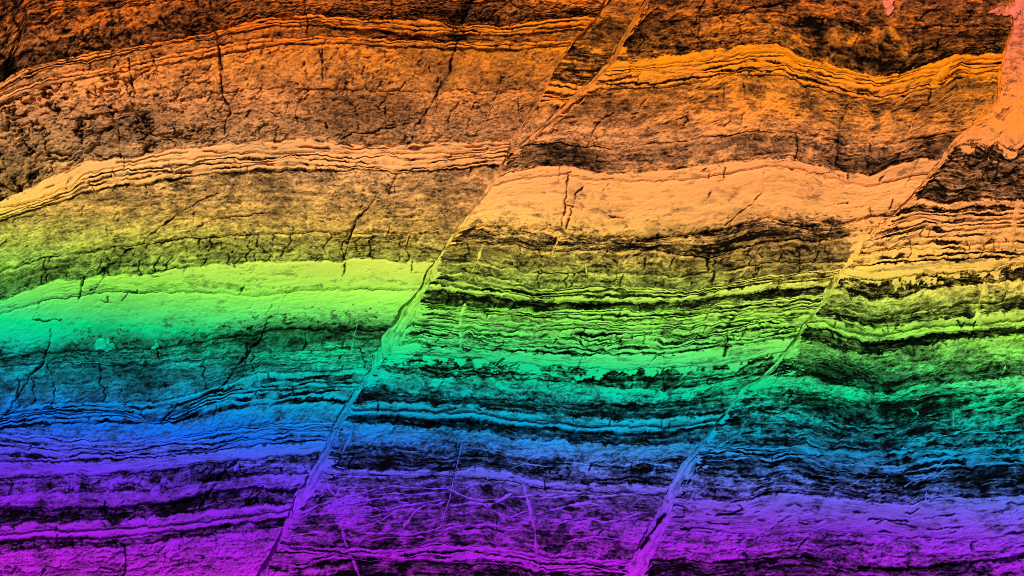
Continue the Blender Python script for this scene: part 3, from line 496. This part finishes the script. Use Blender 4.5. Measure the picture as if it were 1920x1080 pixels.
def seg_dist(x, y, p):
    best = np.full(x.shape, 1e6, f4); par = np.zeros(x.shape, f4); L = 0.0
    for (ax, ay), (bx, by) in zip(p[:-1], p[1:]):
        ex, ey = bx - ax, by - ay; l2 = ex * ex + ey * ey + 1e-9
        t = np.clip(((x - ax) * ex + (y - ay) * ey) / l2, 0, 1)
        d = np.hypot(x - ax - t * ex, y - ay - t * ey).astype(f4)
        n = d < best; best = np.where(n, d, best); par = np.where(n, L + t * math.sqrt(l2), par); L += math.sqrt(l2)
    return best, par, L
CR = [(P(c), wd, dp) for c, wd, dp in CRACKS]
_rc = np.random.default_rng(23)
for _ in range(420):                                   # small fractures, steep or along the fault trend
    cx, cy = _rc.uniform(0, 1920), _rc.uniform(0, 1080)
    if _ < 170: cx, cy = _rc.uniform(0, 960), _rc.uniform(90, 265)
    an = math.radians(_rc.choice([_rc.normal(92, 12), _rc.normal(122, 10), _rc.normal(4, 10)], p=[.45, .3, .25])); ln = _rc.uniform(8, 34)
    q = [(cx + math.cos(an) * ln * t + _rc.normal(0, 1.5), cy + math.sin(an) * ln * t + _rc.normal(0, 1.2)) for t in (-.5, -.2, .15, .5)]
    CR.append((np.array(q), _rc.uniform(.9, 2.2), _rc.uniform(3, 9)))
def carve(x, y, h, s):
    x0, x1, y0, y1 = x.min(), x.max(), y.min(), y.max()
    cmax, cmin = np.maximum.accumulate(x.max(0)), np.minimum.accumulate(x.min(0)[::-1])[::-1]
    for p, wd, dp in CR:
        pad = wd * 4 + 8
        bx0, by0 = p.min(0) - pad; bx1, by1 = p.max(0) + pad
        if bx0 > x1 or bx1 < x0 or by0 > y1 or by1 < y0: continue
        if x.shape[0] > 1:
            c0 = np.searchsorted(-1 * 0 + cmax, bx0); c1 = np.searchsorted(cmin, bx1) + 1
            if c1 <= c0: continue
            sub = (slice(None), slice(max(0, c0 - 1), c1 + 1))
        else: sub = (slice(None), slice(None))
        xx_, yy_ = x[sub], y[sub]
        kk = (xx_ > bx0) & (xx_ < bx1) & (yy_ > by0) & (yy_ < by1)
        if not kk.any(): continue
        k = np.zeros(x.shape, bool); k[sub] = kk
        xs, ys = x[k], y[k]
        jx = 1.5 * fbm(xs / 24, ys / 24, 5, 5, .66); jy = 1.5 * fbm(xs / 24, ys / 24, 5, 8, .66)
        d, par, L = seg_dist(xs + jx, ys + jy, p)
        ww = .56 * wd * (.45 + .45 * np.clip(1 + fbm(par / 14, par * 0, 3, 6), .1, 2)) * (.35 + .65 * np.sqrt(np.clip(4 * (par + 2) * (L - par + 2) / (L + 4) ** 2, 0, 1)))
        q = np.exp(-(d / ww) ** 2) * (.3 + .7 * sst(-1.1, .1, fbm(par / 16, par * 0 + wd * 7, 3, 16)))
        h[k] = h[k] - dp * q
        s[k] = s[k] * (1 - (.35 + .36 * min(1, dp / 12)) * q)          # crack coloured darker, more so where it is cut deeper
    return h, s

# ------------------------------------------------------------------ mesh builders
CW, RH = 1.75, 1.5
HR = np.zeros((640, 1100)); HC = np.zeros((640, 1100))       # surface map in 2-unit cells for laying veins on the rock
def record(x, y, h):
    i = np.clip(((y - YT) / 2).astype(int), 0, 639); j = np.clip(((x - XW) / 2).astype(int), 0, 1099)
    np.add.at(HR, (i, j), h); np.add.at(HC, (i, j), 1)
def surf(x, y):
    m = HR / np.maximum(HC, 1)
    i = np.clip(((y - YT) / 2).astype(int), 2, 636); j = np.clip(((x - XW) / 2).astype(int), 2, 1096)
    v = [m[i + a, j + b] for a in (-1, 0, 1) for b in (-1, 0, 1)]
    return np.sort(v, 0)[6]
DEPTH = 0.55
def sheet(name, X, Y, H, S, mat, parent):
    """front surface of one bed plus its top, bottom and end faces going back into the rock"""
    r, c = X.shape
    fr = np.stack([wx(X), -H * PX, wz(Y)], -1).reshape(-1, 3)
    idx = np.arange(r * c).reshape(r, c)
    q = np.stack([idx[:-1, :-1], idx[1:, :-1], idx[1:, 1:], idx[:-1, 1:]], -1).reshape(-1, 4)
    loop = np.concatenate([idx[0, :], idx[1:, -1], idx[-1, -2::-1], idx[-2:0:-1, 0]])
    n = len(loop); b0 = r * c
    e0 = fr[loop]; e1 = e0.copy(); e1[:, 1] = DEPTH
    V = np.concatenate([fr, e0, e1])
    k = np.arange(n); k2 = (k + 1) % n
    sk = np.stack([b0 + k, b0 + k2, b0 + n + k2, b0 + n + k], -1)
    F = np.concatenate([q, sk]).astype(np.int32)
    me = bpy.data.meshes.new(name)
    me.vertices.add(len(V)); me.vertices.foreach_set("co", V.astype(f4).ravel())
    me.loops.add(F.size); me.loops.foreach_set("vertex_index", F.ravel())
    me.polygons.add(len(F)); me.polygons.foreach_set("loop_start", np.arange(0, F.size, 4, dtype=np.int32))
    me.polygons.foreach_set("use_smooth", np.ones(len(F), bool))
    at = me.attributes.new("lime", 'FLOAT', 'POINT')
    sv = S.ravel(); at.data.foreach_set("value", np.concatenate([sv, sv[loop], sv[loop]]).astype(f4))
    me.update(calc_edges=True)
    me.materials.append(mat)
    o = bpy.data.objects.new(name, me); scn_col.objects.link(o); o.parent = parent
    return o
def thing(name, label, cat, group=None, loc=(0, 0, 0)):
    o = bpy.data.objects.new(name, None); scn_col.objects.link(o); o.location = loc
    o["label"] = label; o["category"] = cat
    if group: o["group"] = group
    o.empty_display_size = .2
    return o
KIND = {'mass': 'limestone_bed', 'pale': 'pale_limestone_bed', 'dark': 'shale_bed', 'lam': 'laminated_bed', 'rag': 'marl_bed'}
WORD = {'mass': 'weathered speckled limestone bed', 'pale': 'clean pale limestone bed', 'dark': 'dark recessed shale bed', 'lam': 'bed of thin pale laminae with dark partings', 'rag': 'rough patchy dark marl bed'}
def hue(x, y):
    t = y - .065 * x
    for lim, n in ((150, 'orange'), (350, 'peach'), (440, 'yellow'), (520, 'lime green'), (610, 'green'), (690, 'teal'), (790, 'blue'), (880, 'violet'), (1e4, 'purple')):
        if t < lim: return n
def build_block(root, beds, xl, xr, seed0, bleed=None):
    _yy = np.linspace(beds[0][0][0, 1], beds[-1][0][0, 1], 60); wmax = float((xr(_yy) - xl(_yy)).max())
    nc = int(max(12, wmax / CW)) + 1
    u = np.linspace(0, 1, nc)
    ys = []
    for i, bd in enumerate(beds):
        pl = bd[0]; amp = bd[3] if len(bd) > 3 else 1.3
        px, py = pl[:, 0], pl[:, 1]
        y = np.full(nc, py.mean()); isflat = len(pl) == 2 and py[0] == py[1]
        for it in range(120):
            x = xl(y) * (1 - u) + xr(y) * u
            # slope-true ends so that beds run on past the surveyed edge, smooth bends in between
            v = np.interp(x, px, py)
            y = y * .6 + v * .4
        if not isflat:
            x = xl(y) * (1 - u) + xr(y) * u
            ker = np.hanning(13); ker /= ker.sum()
            y = np.convolve(np.pad(y, 6, mode='edge'), ker, mode='valid')
            y = y + amp * fbm(x / 18, x * 0 + i * 5.3 + seed0, 4, 9, .62) + (.6 * fbm(x / 90, x * 0 + i * 3.1, 2, 4))
        ys.append(y)
    for i in range(1, len(ys)): ys[i] = np.maximum(ys[i], ys[i - 1] + .8)
    for i in range(len(beds) - 1):
        kind, o = beds[i][1], dict(beds[i][2]); yt, yb = ys[i], ys[i + 1]
        seed = seed0 + i
        mt, mb = yt.mean(), yb.mean()
        if kind == 'lam':
            n = o['n']; rs = np.random.default_rng(seed * 7 + 1)
            wts = rs.uniform(.6, 1.5, n); cuts = np.concatenate([[0], np.cumsum(wts) / wts.sum()])
            par = thing_part = bpy.data.objects.new(KIND[kind], None); scn_col.objects.link(par); par.parent = root; par.empty_display_size = .1
            par["label"] = hue(np.median(xl(mt) * .5 + xr(mt) * .5), mt) + ' ' + WORD[kind]
            xx = xl(yt) * (1 - u) + xr(yt) * u
            fr = [np.full(nc, c) + (0 if k in (0, n) else o.get('wav', 1) * .075 * fbm(xx / 80, xx * 0 + k * 4.7 + seed, 5, 15, .58)) for k, c in enumerate(cuts)]
            for k in range(1, n + 1): fr[k] = np.maximum(fr[k], fr[k - 1] + .04)
            fr[n] = np.ones(nc); 
            for k in range(n - 1, 0, -1): fr[k] = np.minimum(fr[k], fr[k + 1] - .04)
            pieces = [(fr[k], fr[k + 1], 'lamina', par, k) for k in range(n)]
        else:
            pieces = [(np.zeros(nc), np.ones(nc), KIND[kind], root, 0)]
        th = (yb - yt)
        for (f0, f1, nm, par, k) in pieces:
            pt = th * (f1 - f0)
            nr = int(max(4, np.percentile(pt, 92) / RH)) + 1
            v = np.linspace(0, 1, nr)[:, None]
            f = f0[None] + (f1 - f0)[None] * v
            Y = yt[None] + th[None] * f
            X = xl(Y) * (1 - u)[None] + xr(Y) * u[None]
            Vv = mt + f * (mb - mt)
            oo = dict(o)
            if kind == 'lam': oo['_lf'] = np.broadcast_to(v, X.shape); oo['_lth'] = pt[None]
            nx_ = beds[i + 1][2]; pv_ = beds[i - 1][2] if i else None
            if kind != 'lam':
                oo['_sp'] = (pv_.get('part', pv_.get('s2', pv_['s']))) if pv_ else o['s']; oo['_sn'] = nx_['s'] if nx_ else o.get('s2', o['s'])
            if bleed: oo['_el'] = X - xl(Y); oo['_by'], oo['_bw'] = bleed
            H, S = field(X, Y, X, Vv, f, np.broadcast_to(th[None], X.shape), kind, oo, (seed + k * 3) % 60)
            record(X, Y, H)
            ob = sheet(nm, X, Y, H, S, M[o.get('mat', kind)], par)
            if kind != 'lam': ob["label"] = hue(float(X.mean()), mt) + ' ' + WORD[kind]
def build_seam(root, name, xl, xr, y0, y1, h0, seed, s0=.9, s1=.9, parent_mat='vein', taper=0):
    ny = int((y1 - y0) / 1.6) + 1
    y = np.linspace(y0, y1, ny)[:, None]
    _yy = np.linspace(y0, y1, 80); wmax = float((xr(_yy) - xl(_yy)).max())
    nx = int(max(6, wmax / 1.5)) + 1
    u = np.linspace(0, 1, nx)[None]
    jl = 1.6 * fbm(y / 22, y * 0 + seed, 4, 3); jr = 1.6 * fbm(y / 22, y * 0 + seed + 9, 4, 3)
    L = xl(y) + 0 * jl; R = xr(y) + 0 * jr
    X = L * (1 - u) + R * u; Y = y + 0 * u
    wdt = (R - L)
    n2 = fbm(u * wdt / 5 + 0 * y, Y / 46, 4, 21 + seed); n3 = fbm(X / 5, Y / 6, 3, 5); n1 = fbm(X / 30, Y / 60, 3, 6)
    H = h0 + .4 * np.sqrt(np.clip(4 * u * (1 - u), 0, 1)) + .55 * n2 + .3 * n3 + 2.0 * n1 + 9 * fbm(X / 420, Y / 260, 2, 3)
    st = fbm(u * wdt / 3.2 + .02 * Y, Y / 34, 4, 41 + seed, .65)
    S = np.interp(Y, s0, s1) + .05 * n2 + .06 * n3 + .06 * n1 - .38 * np.exp(-np.abs(st) * 7) * sst(-.6, .6, n1) - .30 * sst(.8, 1.7, fbm(X / 10, Y / 16, 4, 47 + seed, .65))
    H = H - 1.6 * np.exp(-np.abs(st) * 9)
    H, S = carve(X, Y, H.astype(f4), S.astype(f4))
    record(X, Y, H)
    return sheet(name, X, Y, H, np.clip(S, .05, 1), M[parent_mat], root)

# ------------------------------------------------------------------ large structure
def box(name, x0, x1, y0, y1, z0, z1, mat, kind=None, label=None):
    v = [(x, y, z) for x in (x0, x1) for y in (y0, y1) for z in (z0, z1)]
    fc = [(0, 1, 3, 2), (4, 6, 7, 5), (0, 4, 5, 1), (2, 3, 7, 6), (0, 2, 6, 4), (1, 5, 7, 3)]
    me = bpy.data.meshes.new(name); me.from_pydata(v, [], fc); me.materials.append(mat)
    o = bpy.data.objects.new(name, me); scn_col.objects.link(o)
    if kind: o["kind"] = kind
    return o
soil = bpy.data.materials.new("shingle_ground"); soil.use_nodes = True
_b = NB(soil.node_tree); _n = _b.n("ShaderNodeTexNoise"); _n.inputs["Scale"].default_value = 40
_r = _b.n("ShaderNodeValToRGB"); _r.color_ramp.elements[0].color = (.05, .045, .04, 1); _r.color_ramp.elements[1].color = (.13, .12, .11, 1)
_b.link(_n.outputs["Fac"], _r.inputs[0]); _b.link(_r.outputs[0], soil.node_tree.nodes["Principled BSDF"].inputs["Base Color"])
gm = bpy.data.meshes.new("ground"); gm.from_pydata([(-200, -200, -.1), (200, -200, -.1), (200, 200, -.1), (-200, 200, -.1)], [], [(0, 1, 2, 3)])
gm.materials.append(soil); go = bpy.data.objects.new("ground", gm); scn_col.objects.link(go); go["kind"] = "structure"
box("bedrock", wx(XW) + .02, wx(XE) - .02, DEPTH - .03, 3.0, -.3, wz(YT) - .03, M['dark'], "structure")

# ------------------------------------------------------------------ fault blocks with their beds
vert = lambda v: (lambda y: np.asarray(y) * 0 + v)
A = thing("fault_block", "large rock block of gently arched layers, left of the long slanting fault", "rock block", "fault blocks", (wx(300), 0, -.1))
Bk = thing("fault_block", "thin dark orange rock sliver wedged between two slanting seams at the top", "rock block", "fault blocks", (wx(1100), 0, wz(286)))
Cb = thing("fault_block", "middle rock block of sagging layers between the two long slanting faults", "rock block", "fault blocks", (wx(1000), 0, -.1))
Db = thing("fault_block", "right rock block with trough-shaped layers and pale crust in its top corner", "rock block", "fault blocks", (wx(1600), 0, -.1))
bpy.context.view_layer.update()
def cl(y): y = np.asarray(y, float); return np.where(y <= 285, e1br(np.minimum(y, 285)), np.where(y < 300, np.interp(y, [285, 300], [966, float(e1r(np.array([300.0]))[0])]), e1r(y)))
roots = (A, Bk, Cb, Db)
build_block(A, BED_A, vert(XW), e1l, 0)
build_block(Bk, BED_B, e1r, lambda y: np.maximum(e1bl(y), e1r(y) + 1.5), 120)
build_block(Cb, BED_C, cl, e2l, 200, ([0, 280, 330, 430, 500, 600, 660, 740, 900, 1080], [6, 16, 30, 8, 4, 16, 30, 6, 14, 10]))
build_block(Db, BED_D, e2r, vert(XE), 320, ([0, 400, 440, 520, 560, 600, 660, 720, 800, 880, 960, 1080], [4, 6, 40, 20, 8, 4, 26, 36, 16, 14, 6, 4]))

# fault seams: bands of calcite and crushed rock
s1 = thing("fault_seam", "pale slanting calcite seam crossing the whole face between left and middle blocks", "rock seam", "fault seams", (wx(480), 0, -.1))
build_seam(s1, "calcite_fill", e1l, e1r, YT, YB, 1.5, 3, [0, 460, 500, 720, 780, 900, 960], [.78, .88, 1.03, 1.03, .92, .94, 1.04])
s2 = thing("fault_seam", "short thin orange seam along the right side of the sliver at the top", "rock seam", "fault seams", (wx(970), 0, wz(286)))
build_seam(s2, "calcite_fill", lambda y: np.maximum(e1bl(y), e1r(y) + 1.5), lambda y: np.maximum(e1br(y), e1r(y) + 3.0), YT, 284, 1, 7, [0, 284], [.72, .84])
s3 = thing("fault_seam", "pale slanting calcite seam between middle and right blocks, broken open near its foot", "rock seam", "fault seams", (wx(1180), 0, -.1))
build_seam(s3, "calcite_fill", e2l, e2r, YT, YB, 1.5, 11, [0, 320, 420, 540, 600, 850, 900, 1080], [.95, .9, 1.0, .98, .84, .86, .98, 1.0])

# keep every part where it was built when it hangs under its thing
for r in roots + (s1, s2, s3):
    inv = r.matrix_world.inverted() if False else __import__('mathutils').Matrix.Translation(-r.location)
    for ch in r.children: ch.matrix_parent_inverse = inv

# ------------------------------------------------------------------ veins laid on the rock
def ribbon(name, poly, wd, parent, seed, inv, lift=.9, s=.97, wob=1.1):
    p = P(poly) if isinstance(poly, str) else poly
    seg = np.hypot(*np.diff(p, axis=0).T); L = np.concatenate([[0], np.cumsum(seg)])
    n = int(L[-1] / 1.8) + 3; t = np.linspace(0, L[-1], n)
    x = np.interp(t, L, p[:, 0]); y = np.interp(t, L, p[:, 1])
    ker = np.hanning(9); ker /= ker.sum()
    x = np.convolve(np.pad(x, 4, mode='edge'), ker, 'valid'); y = np.convolve(np.pad(y, 4, mode='edge'), ker, 'valid')
    x = x + wob * fbm(t / 34, t * 0 + seed, 4, 2, .5); y = y + wob * fbm(t / 34, t * 0 + seed, 4, 5, .6)
    tx = np.gradient(x); ty = np.gradient(y); l = np.hypot(tx, ty) + 1e-6; nx, ny = -ty / l, tx / l
    ends = np.clip(np.minimum(t, L[-1] - t) / 10, .15, 1)
    hw = wd * .5 * ends * np.clip(1 + .42 * fbm(t / 11, t * 0 + seed, 4, 12, .6), .25, 2.2)
    cols = np.array([-1, -.55, 0, .55, 1])[None]
    X = x[:, None] + nx[:, None] * hw[:, None] * cols; Y = y[:, None] + ny[:, None] * hw[:, None] * cols
    H = surf(X, Y); 
    ker = np.hanning(7); ker /= ker.sum()
    H = np.stack([np.convolve(np.pad(H[:, k], 3, mode='edge'), ker, 'valid') for k in range(5)], 1)
    H = H + np.array([-1.6, .5, .9, .5, -1.6])[None] * lift + .4 * fbm(X / 5, Y / 5, 2, 3)
    S = np.clip(s + .05 * fbm(X / 6, Y / 6, 3, 9) - .25 * sst(.9, 1.8, fbm(X / 9, Y / 9, 3, 14)), .1, 1)
    # orientation: face the viewer
    V = np.stack([wx(X), -H * PX, wz(Y)], -1).reshape(-1, 3); r, c = X.shape
    idx = np.arange(r * c).reshape(r, c)
    F = np.stack([idx[:-1, :-1], idx[:-1, 1:], idx[1:, 1:], idx[1:, :-1]], -1).reshape(-1, 4)
    a_, b_, d_ = V[F[0][0]], V[F[0][1]], V[F[0][3]]
    if np.cross(b_ - a_, d_ - a_)[1] > 0: F = F[:, ::-1]
    me = bpy.data.meshes.new(name); me.from_pydata(V.tolist(), [], F.tolist())
    me.polygons.foreach_set("use_smooth", np.ones(len(F), bool))
    at = me.attributes.new("lime", 'FLOAT', 'POINT'); at.data.foreach_set("value", S.astype(f4).ravel())
    me.materials.append(M['vein'])
    o = bpy.data.objects.new(name, me); scn_col.objects.link(o)
    if parent: o.parent = parent; o.matrix_parent_inverse = inv
    return o
VEINS_C = [("640,860 642,848 658,818 666,796", 4), ("628,872 644,878 646,882", 7), ("612,900 616,922 628,930 634,916 672,914", 4), ("634,942 652,930 690,922 740,914 800,916 845,920 868,930 890,938 930,938 960,934 1000,930 1060,924 1100,922", 4),
 ("640,948 672,944 700,936 725,934 752,942 770,946", 3.5), ("560,966 600,944 618,940 650,950 690,950 720,956 760,950 790,946 832,940", 3.6), ("838,948 890,946 912,950 940,938 962,926", 6), ("680,988 716,976 740,960 778,956", 4), ("750,1002 760,984 778,962 800,950 830,944 836,940", 5),
 ("672,1000 720,1002 770,1006 800,996 840,986 880,984 930,988 965,992", 4.2), ("536,1006 560,1002 590,998 640,1002", 4), ("625,930 634,952 642,984 648,1016 656,1040 664,1060 676,1084", 5), ("985,900 988,930 998,964 1002,1000 1006,1034 1008,1072", 6),
 ("1000,966 1040,958 1072,948 1105,944 1126,950 1136,962", 4.5), ("868,830 858,868 848,906 842,936 830,984", 2.6), ("960,878 980,872 1040,874", 4), ("700,930 740,926 790,930 838,926", 3), ("812,1000 850,988 880,984", 4), ("1010,935 1050,930 1120,932 1180,926 1236,922", 4), ("1040,985 1090,972 1140,978 1200,962", 3.6), ("690,1014 740,1008 800,1010", 3), ("620,968 650,966 700,970 752,962", 3), ("1060,1014 1110,1006 1170,1010", 3), ("1184,862 1210,870 1270,876", 4), ("1000,952 970,964 955,972", 3), ("960,994 1000,994", 3), ("510,1058 560,1062 600,1050 640,1040", 6), ("660,1040 700,1044 760,1048 820,1052 900,1048 960,1052 1000,1052", 7),
 ("905,458 898,486 884,512", 6), ("872,566 868,600 866,640 862,660", 6), ("1700,262 1708,244 1712,228 1726,212", 5), ("1168,76 1185,60 1210,32 1236,8", 3.2), ("1740,162 1762,148 1782,118 1788,106", 14),
 ("1022,252 1046,230 1100,180", 3), ("1030,486 1040,462 1048,440", 2.4), ("1098,490 1100,520", 2.2)]
VEINS_D = [("1826,696 1832,688 1856,676 1870,668 1886,676 1904,680", 4), ("1886,682 1882,700 1878,706", 3), ("1824,770 1836,758 1868,744 1900,732 1925,722", 6), ("1828,772 1870,764 1900,756 1915,748 1925,742", 5), ("1706,762 1716,772 1726,772 1722,782 1708,792", 3.4), ("1790,766 1790,790 1788,806", 4),
 ("1690,842 1740,828 1790,812 1840,800 1870,790 1925,770", 4.5), ("1800,812 1860,812 1920,808", 3), ("1920,822 1896,832 1880,842 1860,840 1842,828", 3.4), ("1640,886 1656,872 1680,862", 3), ("1580,922 1608,902 1630,892", 3), ("1440,882 1470,876 1492,870", 3), ("1686,916 1704,910 1716,900", 3), ("1556,928 1562,914 1574,906", 4),
 ("1738,920 1736,936 1740,946", 4), ("1340,842 1362,826 1384,816 1392,808", 4), ("1302,872 1310,884 1300,900 1290,912", 4), ("1318,866 1300,880 1284,908", 4), ("1296,912 1330,912 1360,914", 3), ("1300,894 1330,892 1400,898 1440,896", 3), ("1352,868 1360,862 1378,866", 3), ("1740,940 1800,936 1860,938 1920,934", 4), ("1850,528 1844,556 1836,586 1838,620", 8), ("1916,372 1904,402 1900,430 1896,470", 9),
 ("1620,410 1622,440 1612,470 1596,500", 15), ("1640,412 1638,450 1642,486", 14), ("1820,448 1816,470", 3), ("1424,800 1430,808", 3), ("1790,868 1776,880 1740,904", 3), ("1800,845 1770,864 1756,882", 3), ("1866,506 1870,520", 4)]
VEINS_A = [("672,590 668,612 664,640 660,668", 3.2), ("548,540 534,556 520,580", 4), ("926,190 914,218 904,238", 2.0), ("768,430 760,455 752,476", 2), ("360,1058 390,1050 420,1046 480,1052", 4), ("240,1078 264,1062 282,1046", 5), ("440,1044 470,1030 486,1024", 3), ("0,650 30,662 60,664", 3), ("360,1068 380,1056 404,1050", 3)]
for par, lst, sd in ((Cb, VEINS_C, 3), (Db, VEINS_D, 40), (A, VEINS_A, 70)):
    inv = __import__('mathutils').Matrix.Translation(-par.location)
    for i, (pl, wd) in enumerate(lst): ribbon("calcite_vein", pl, wd * (1.05 if par is Cb else .9), par, sd + i, inv, s=1.0 if par is Cb else .9, lift=1.1 if par is Cb else .5)

# ------------------------------------------------------------------ crusts and a loose chip on the face
def crust(name, outline, label, cat, seed, lift=2.2, s=.97, jag=2.0, mat='vein'):
    """a thin irregular plate of mineral crust: own outline, domed front, edges turned back into the rock"""
    p = P(outline); p = np.vstack([p, p[:1]])
    seg = np.hypot(*np.diff(p, axis=0).T); L = np.concatenate([[0], np.cumsum(seg)])
    n = int(L[-1] / 3); t = np.linspace(0, L[-1], n, endpoint=False)
    x = np.interp(t, L, p[:, 0]) + jag * fbm(t / 7, t * 0 + seed, 4, 2, .65); y = np.interp(t, L, p[:, 1]) + jag * fbm(t / 7, t * 0 + seed, 4, 6, .65)
    cx, cy = x.mean(), y.mean(); rings = [1, .97, .85, .65, .45, .25, .1]
    V = []; S = []
    for k, q in enumerate(rings):
        X = cx + (x - cx) * q; Y = cy + (y - cy) * q
        H = surf(X, Y) + (-4 if k == 0 else lift + .8 * fbm(X / 8, Y / 8, 3, 4))
        V.append(np.stack([wx(X), -H * PX, wz(Y)], -1)); S.append(np.clip(s + .05 * fbm(X / 6, Y / 6, 3, 9), .1, 1))
    V = np.concatenate(V); S = np.concatenate(S); F = []
    for k in range(len(rings) - 1):
        for i in range(n):
            j = (i + 1) % n; F.append((k * n + i, k * n + j, (k + 1) * n + j, (k + 1) * n + i))
    F.append(tuple((len(rings) - 1) * n + i for i in range(n)))
    me = bpy.data.meshes.new(name)
    base = Vector((wx(cx), 0, wz(y.max())))
    V = V - np.array(base)
    me.from_pydata(V.tolist(), [], F); me.polygons.foreach_set("use_smooth", np.ones(len(F), bool))
    at = me.attributes.new("lime", 'FLOAT', 'POINT'); at.data.foreach_set("value", S.astype(f4))
    me.materials.append(M[mat]); me.update()
    o = bpy.data.objects.new(name, me); scn_col.objects.link(o); o.location = base
    o["label"] = label; o["category"] = cat
    return o
crust("rock_chip", "176,642 186,634 200,636 210,644 218,652 216,658 204,657 196,660 184,656 178,650", "small bright green rock chip stuck below the lime green ledge on the left", "rock chip", 5)
crust("mineral_streak", "1656,-20 1674,-20 1674,14 1672,26 1668,32 1660,30 1656,22", "short pinkish mineral streak running down dark rock at the top edge", "mineral streak", 9, jag=1.4, mat="crust")
crust("rock_chip", "290,640 294,634 296,652 290,655 282,656 280,652 288,648", "tiny green flake right of the larger chip under the lime green ledge", "rock chip", 15, jag=1.0)
crust("mineral_crust", "1852,24 1870,18 1890,14 1896,4 1910,10 1904,40 1892,30 1880,20 1866,28", "pink splash of crust beside the dark overhang in the top right corner", "mineral crust", 21, jag=3.0, mat="crust")
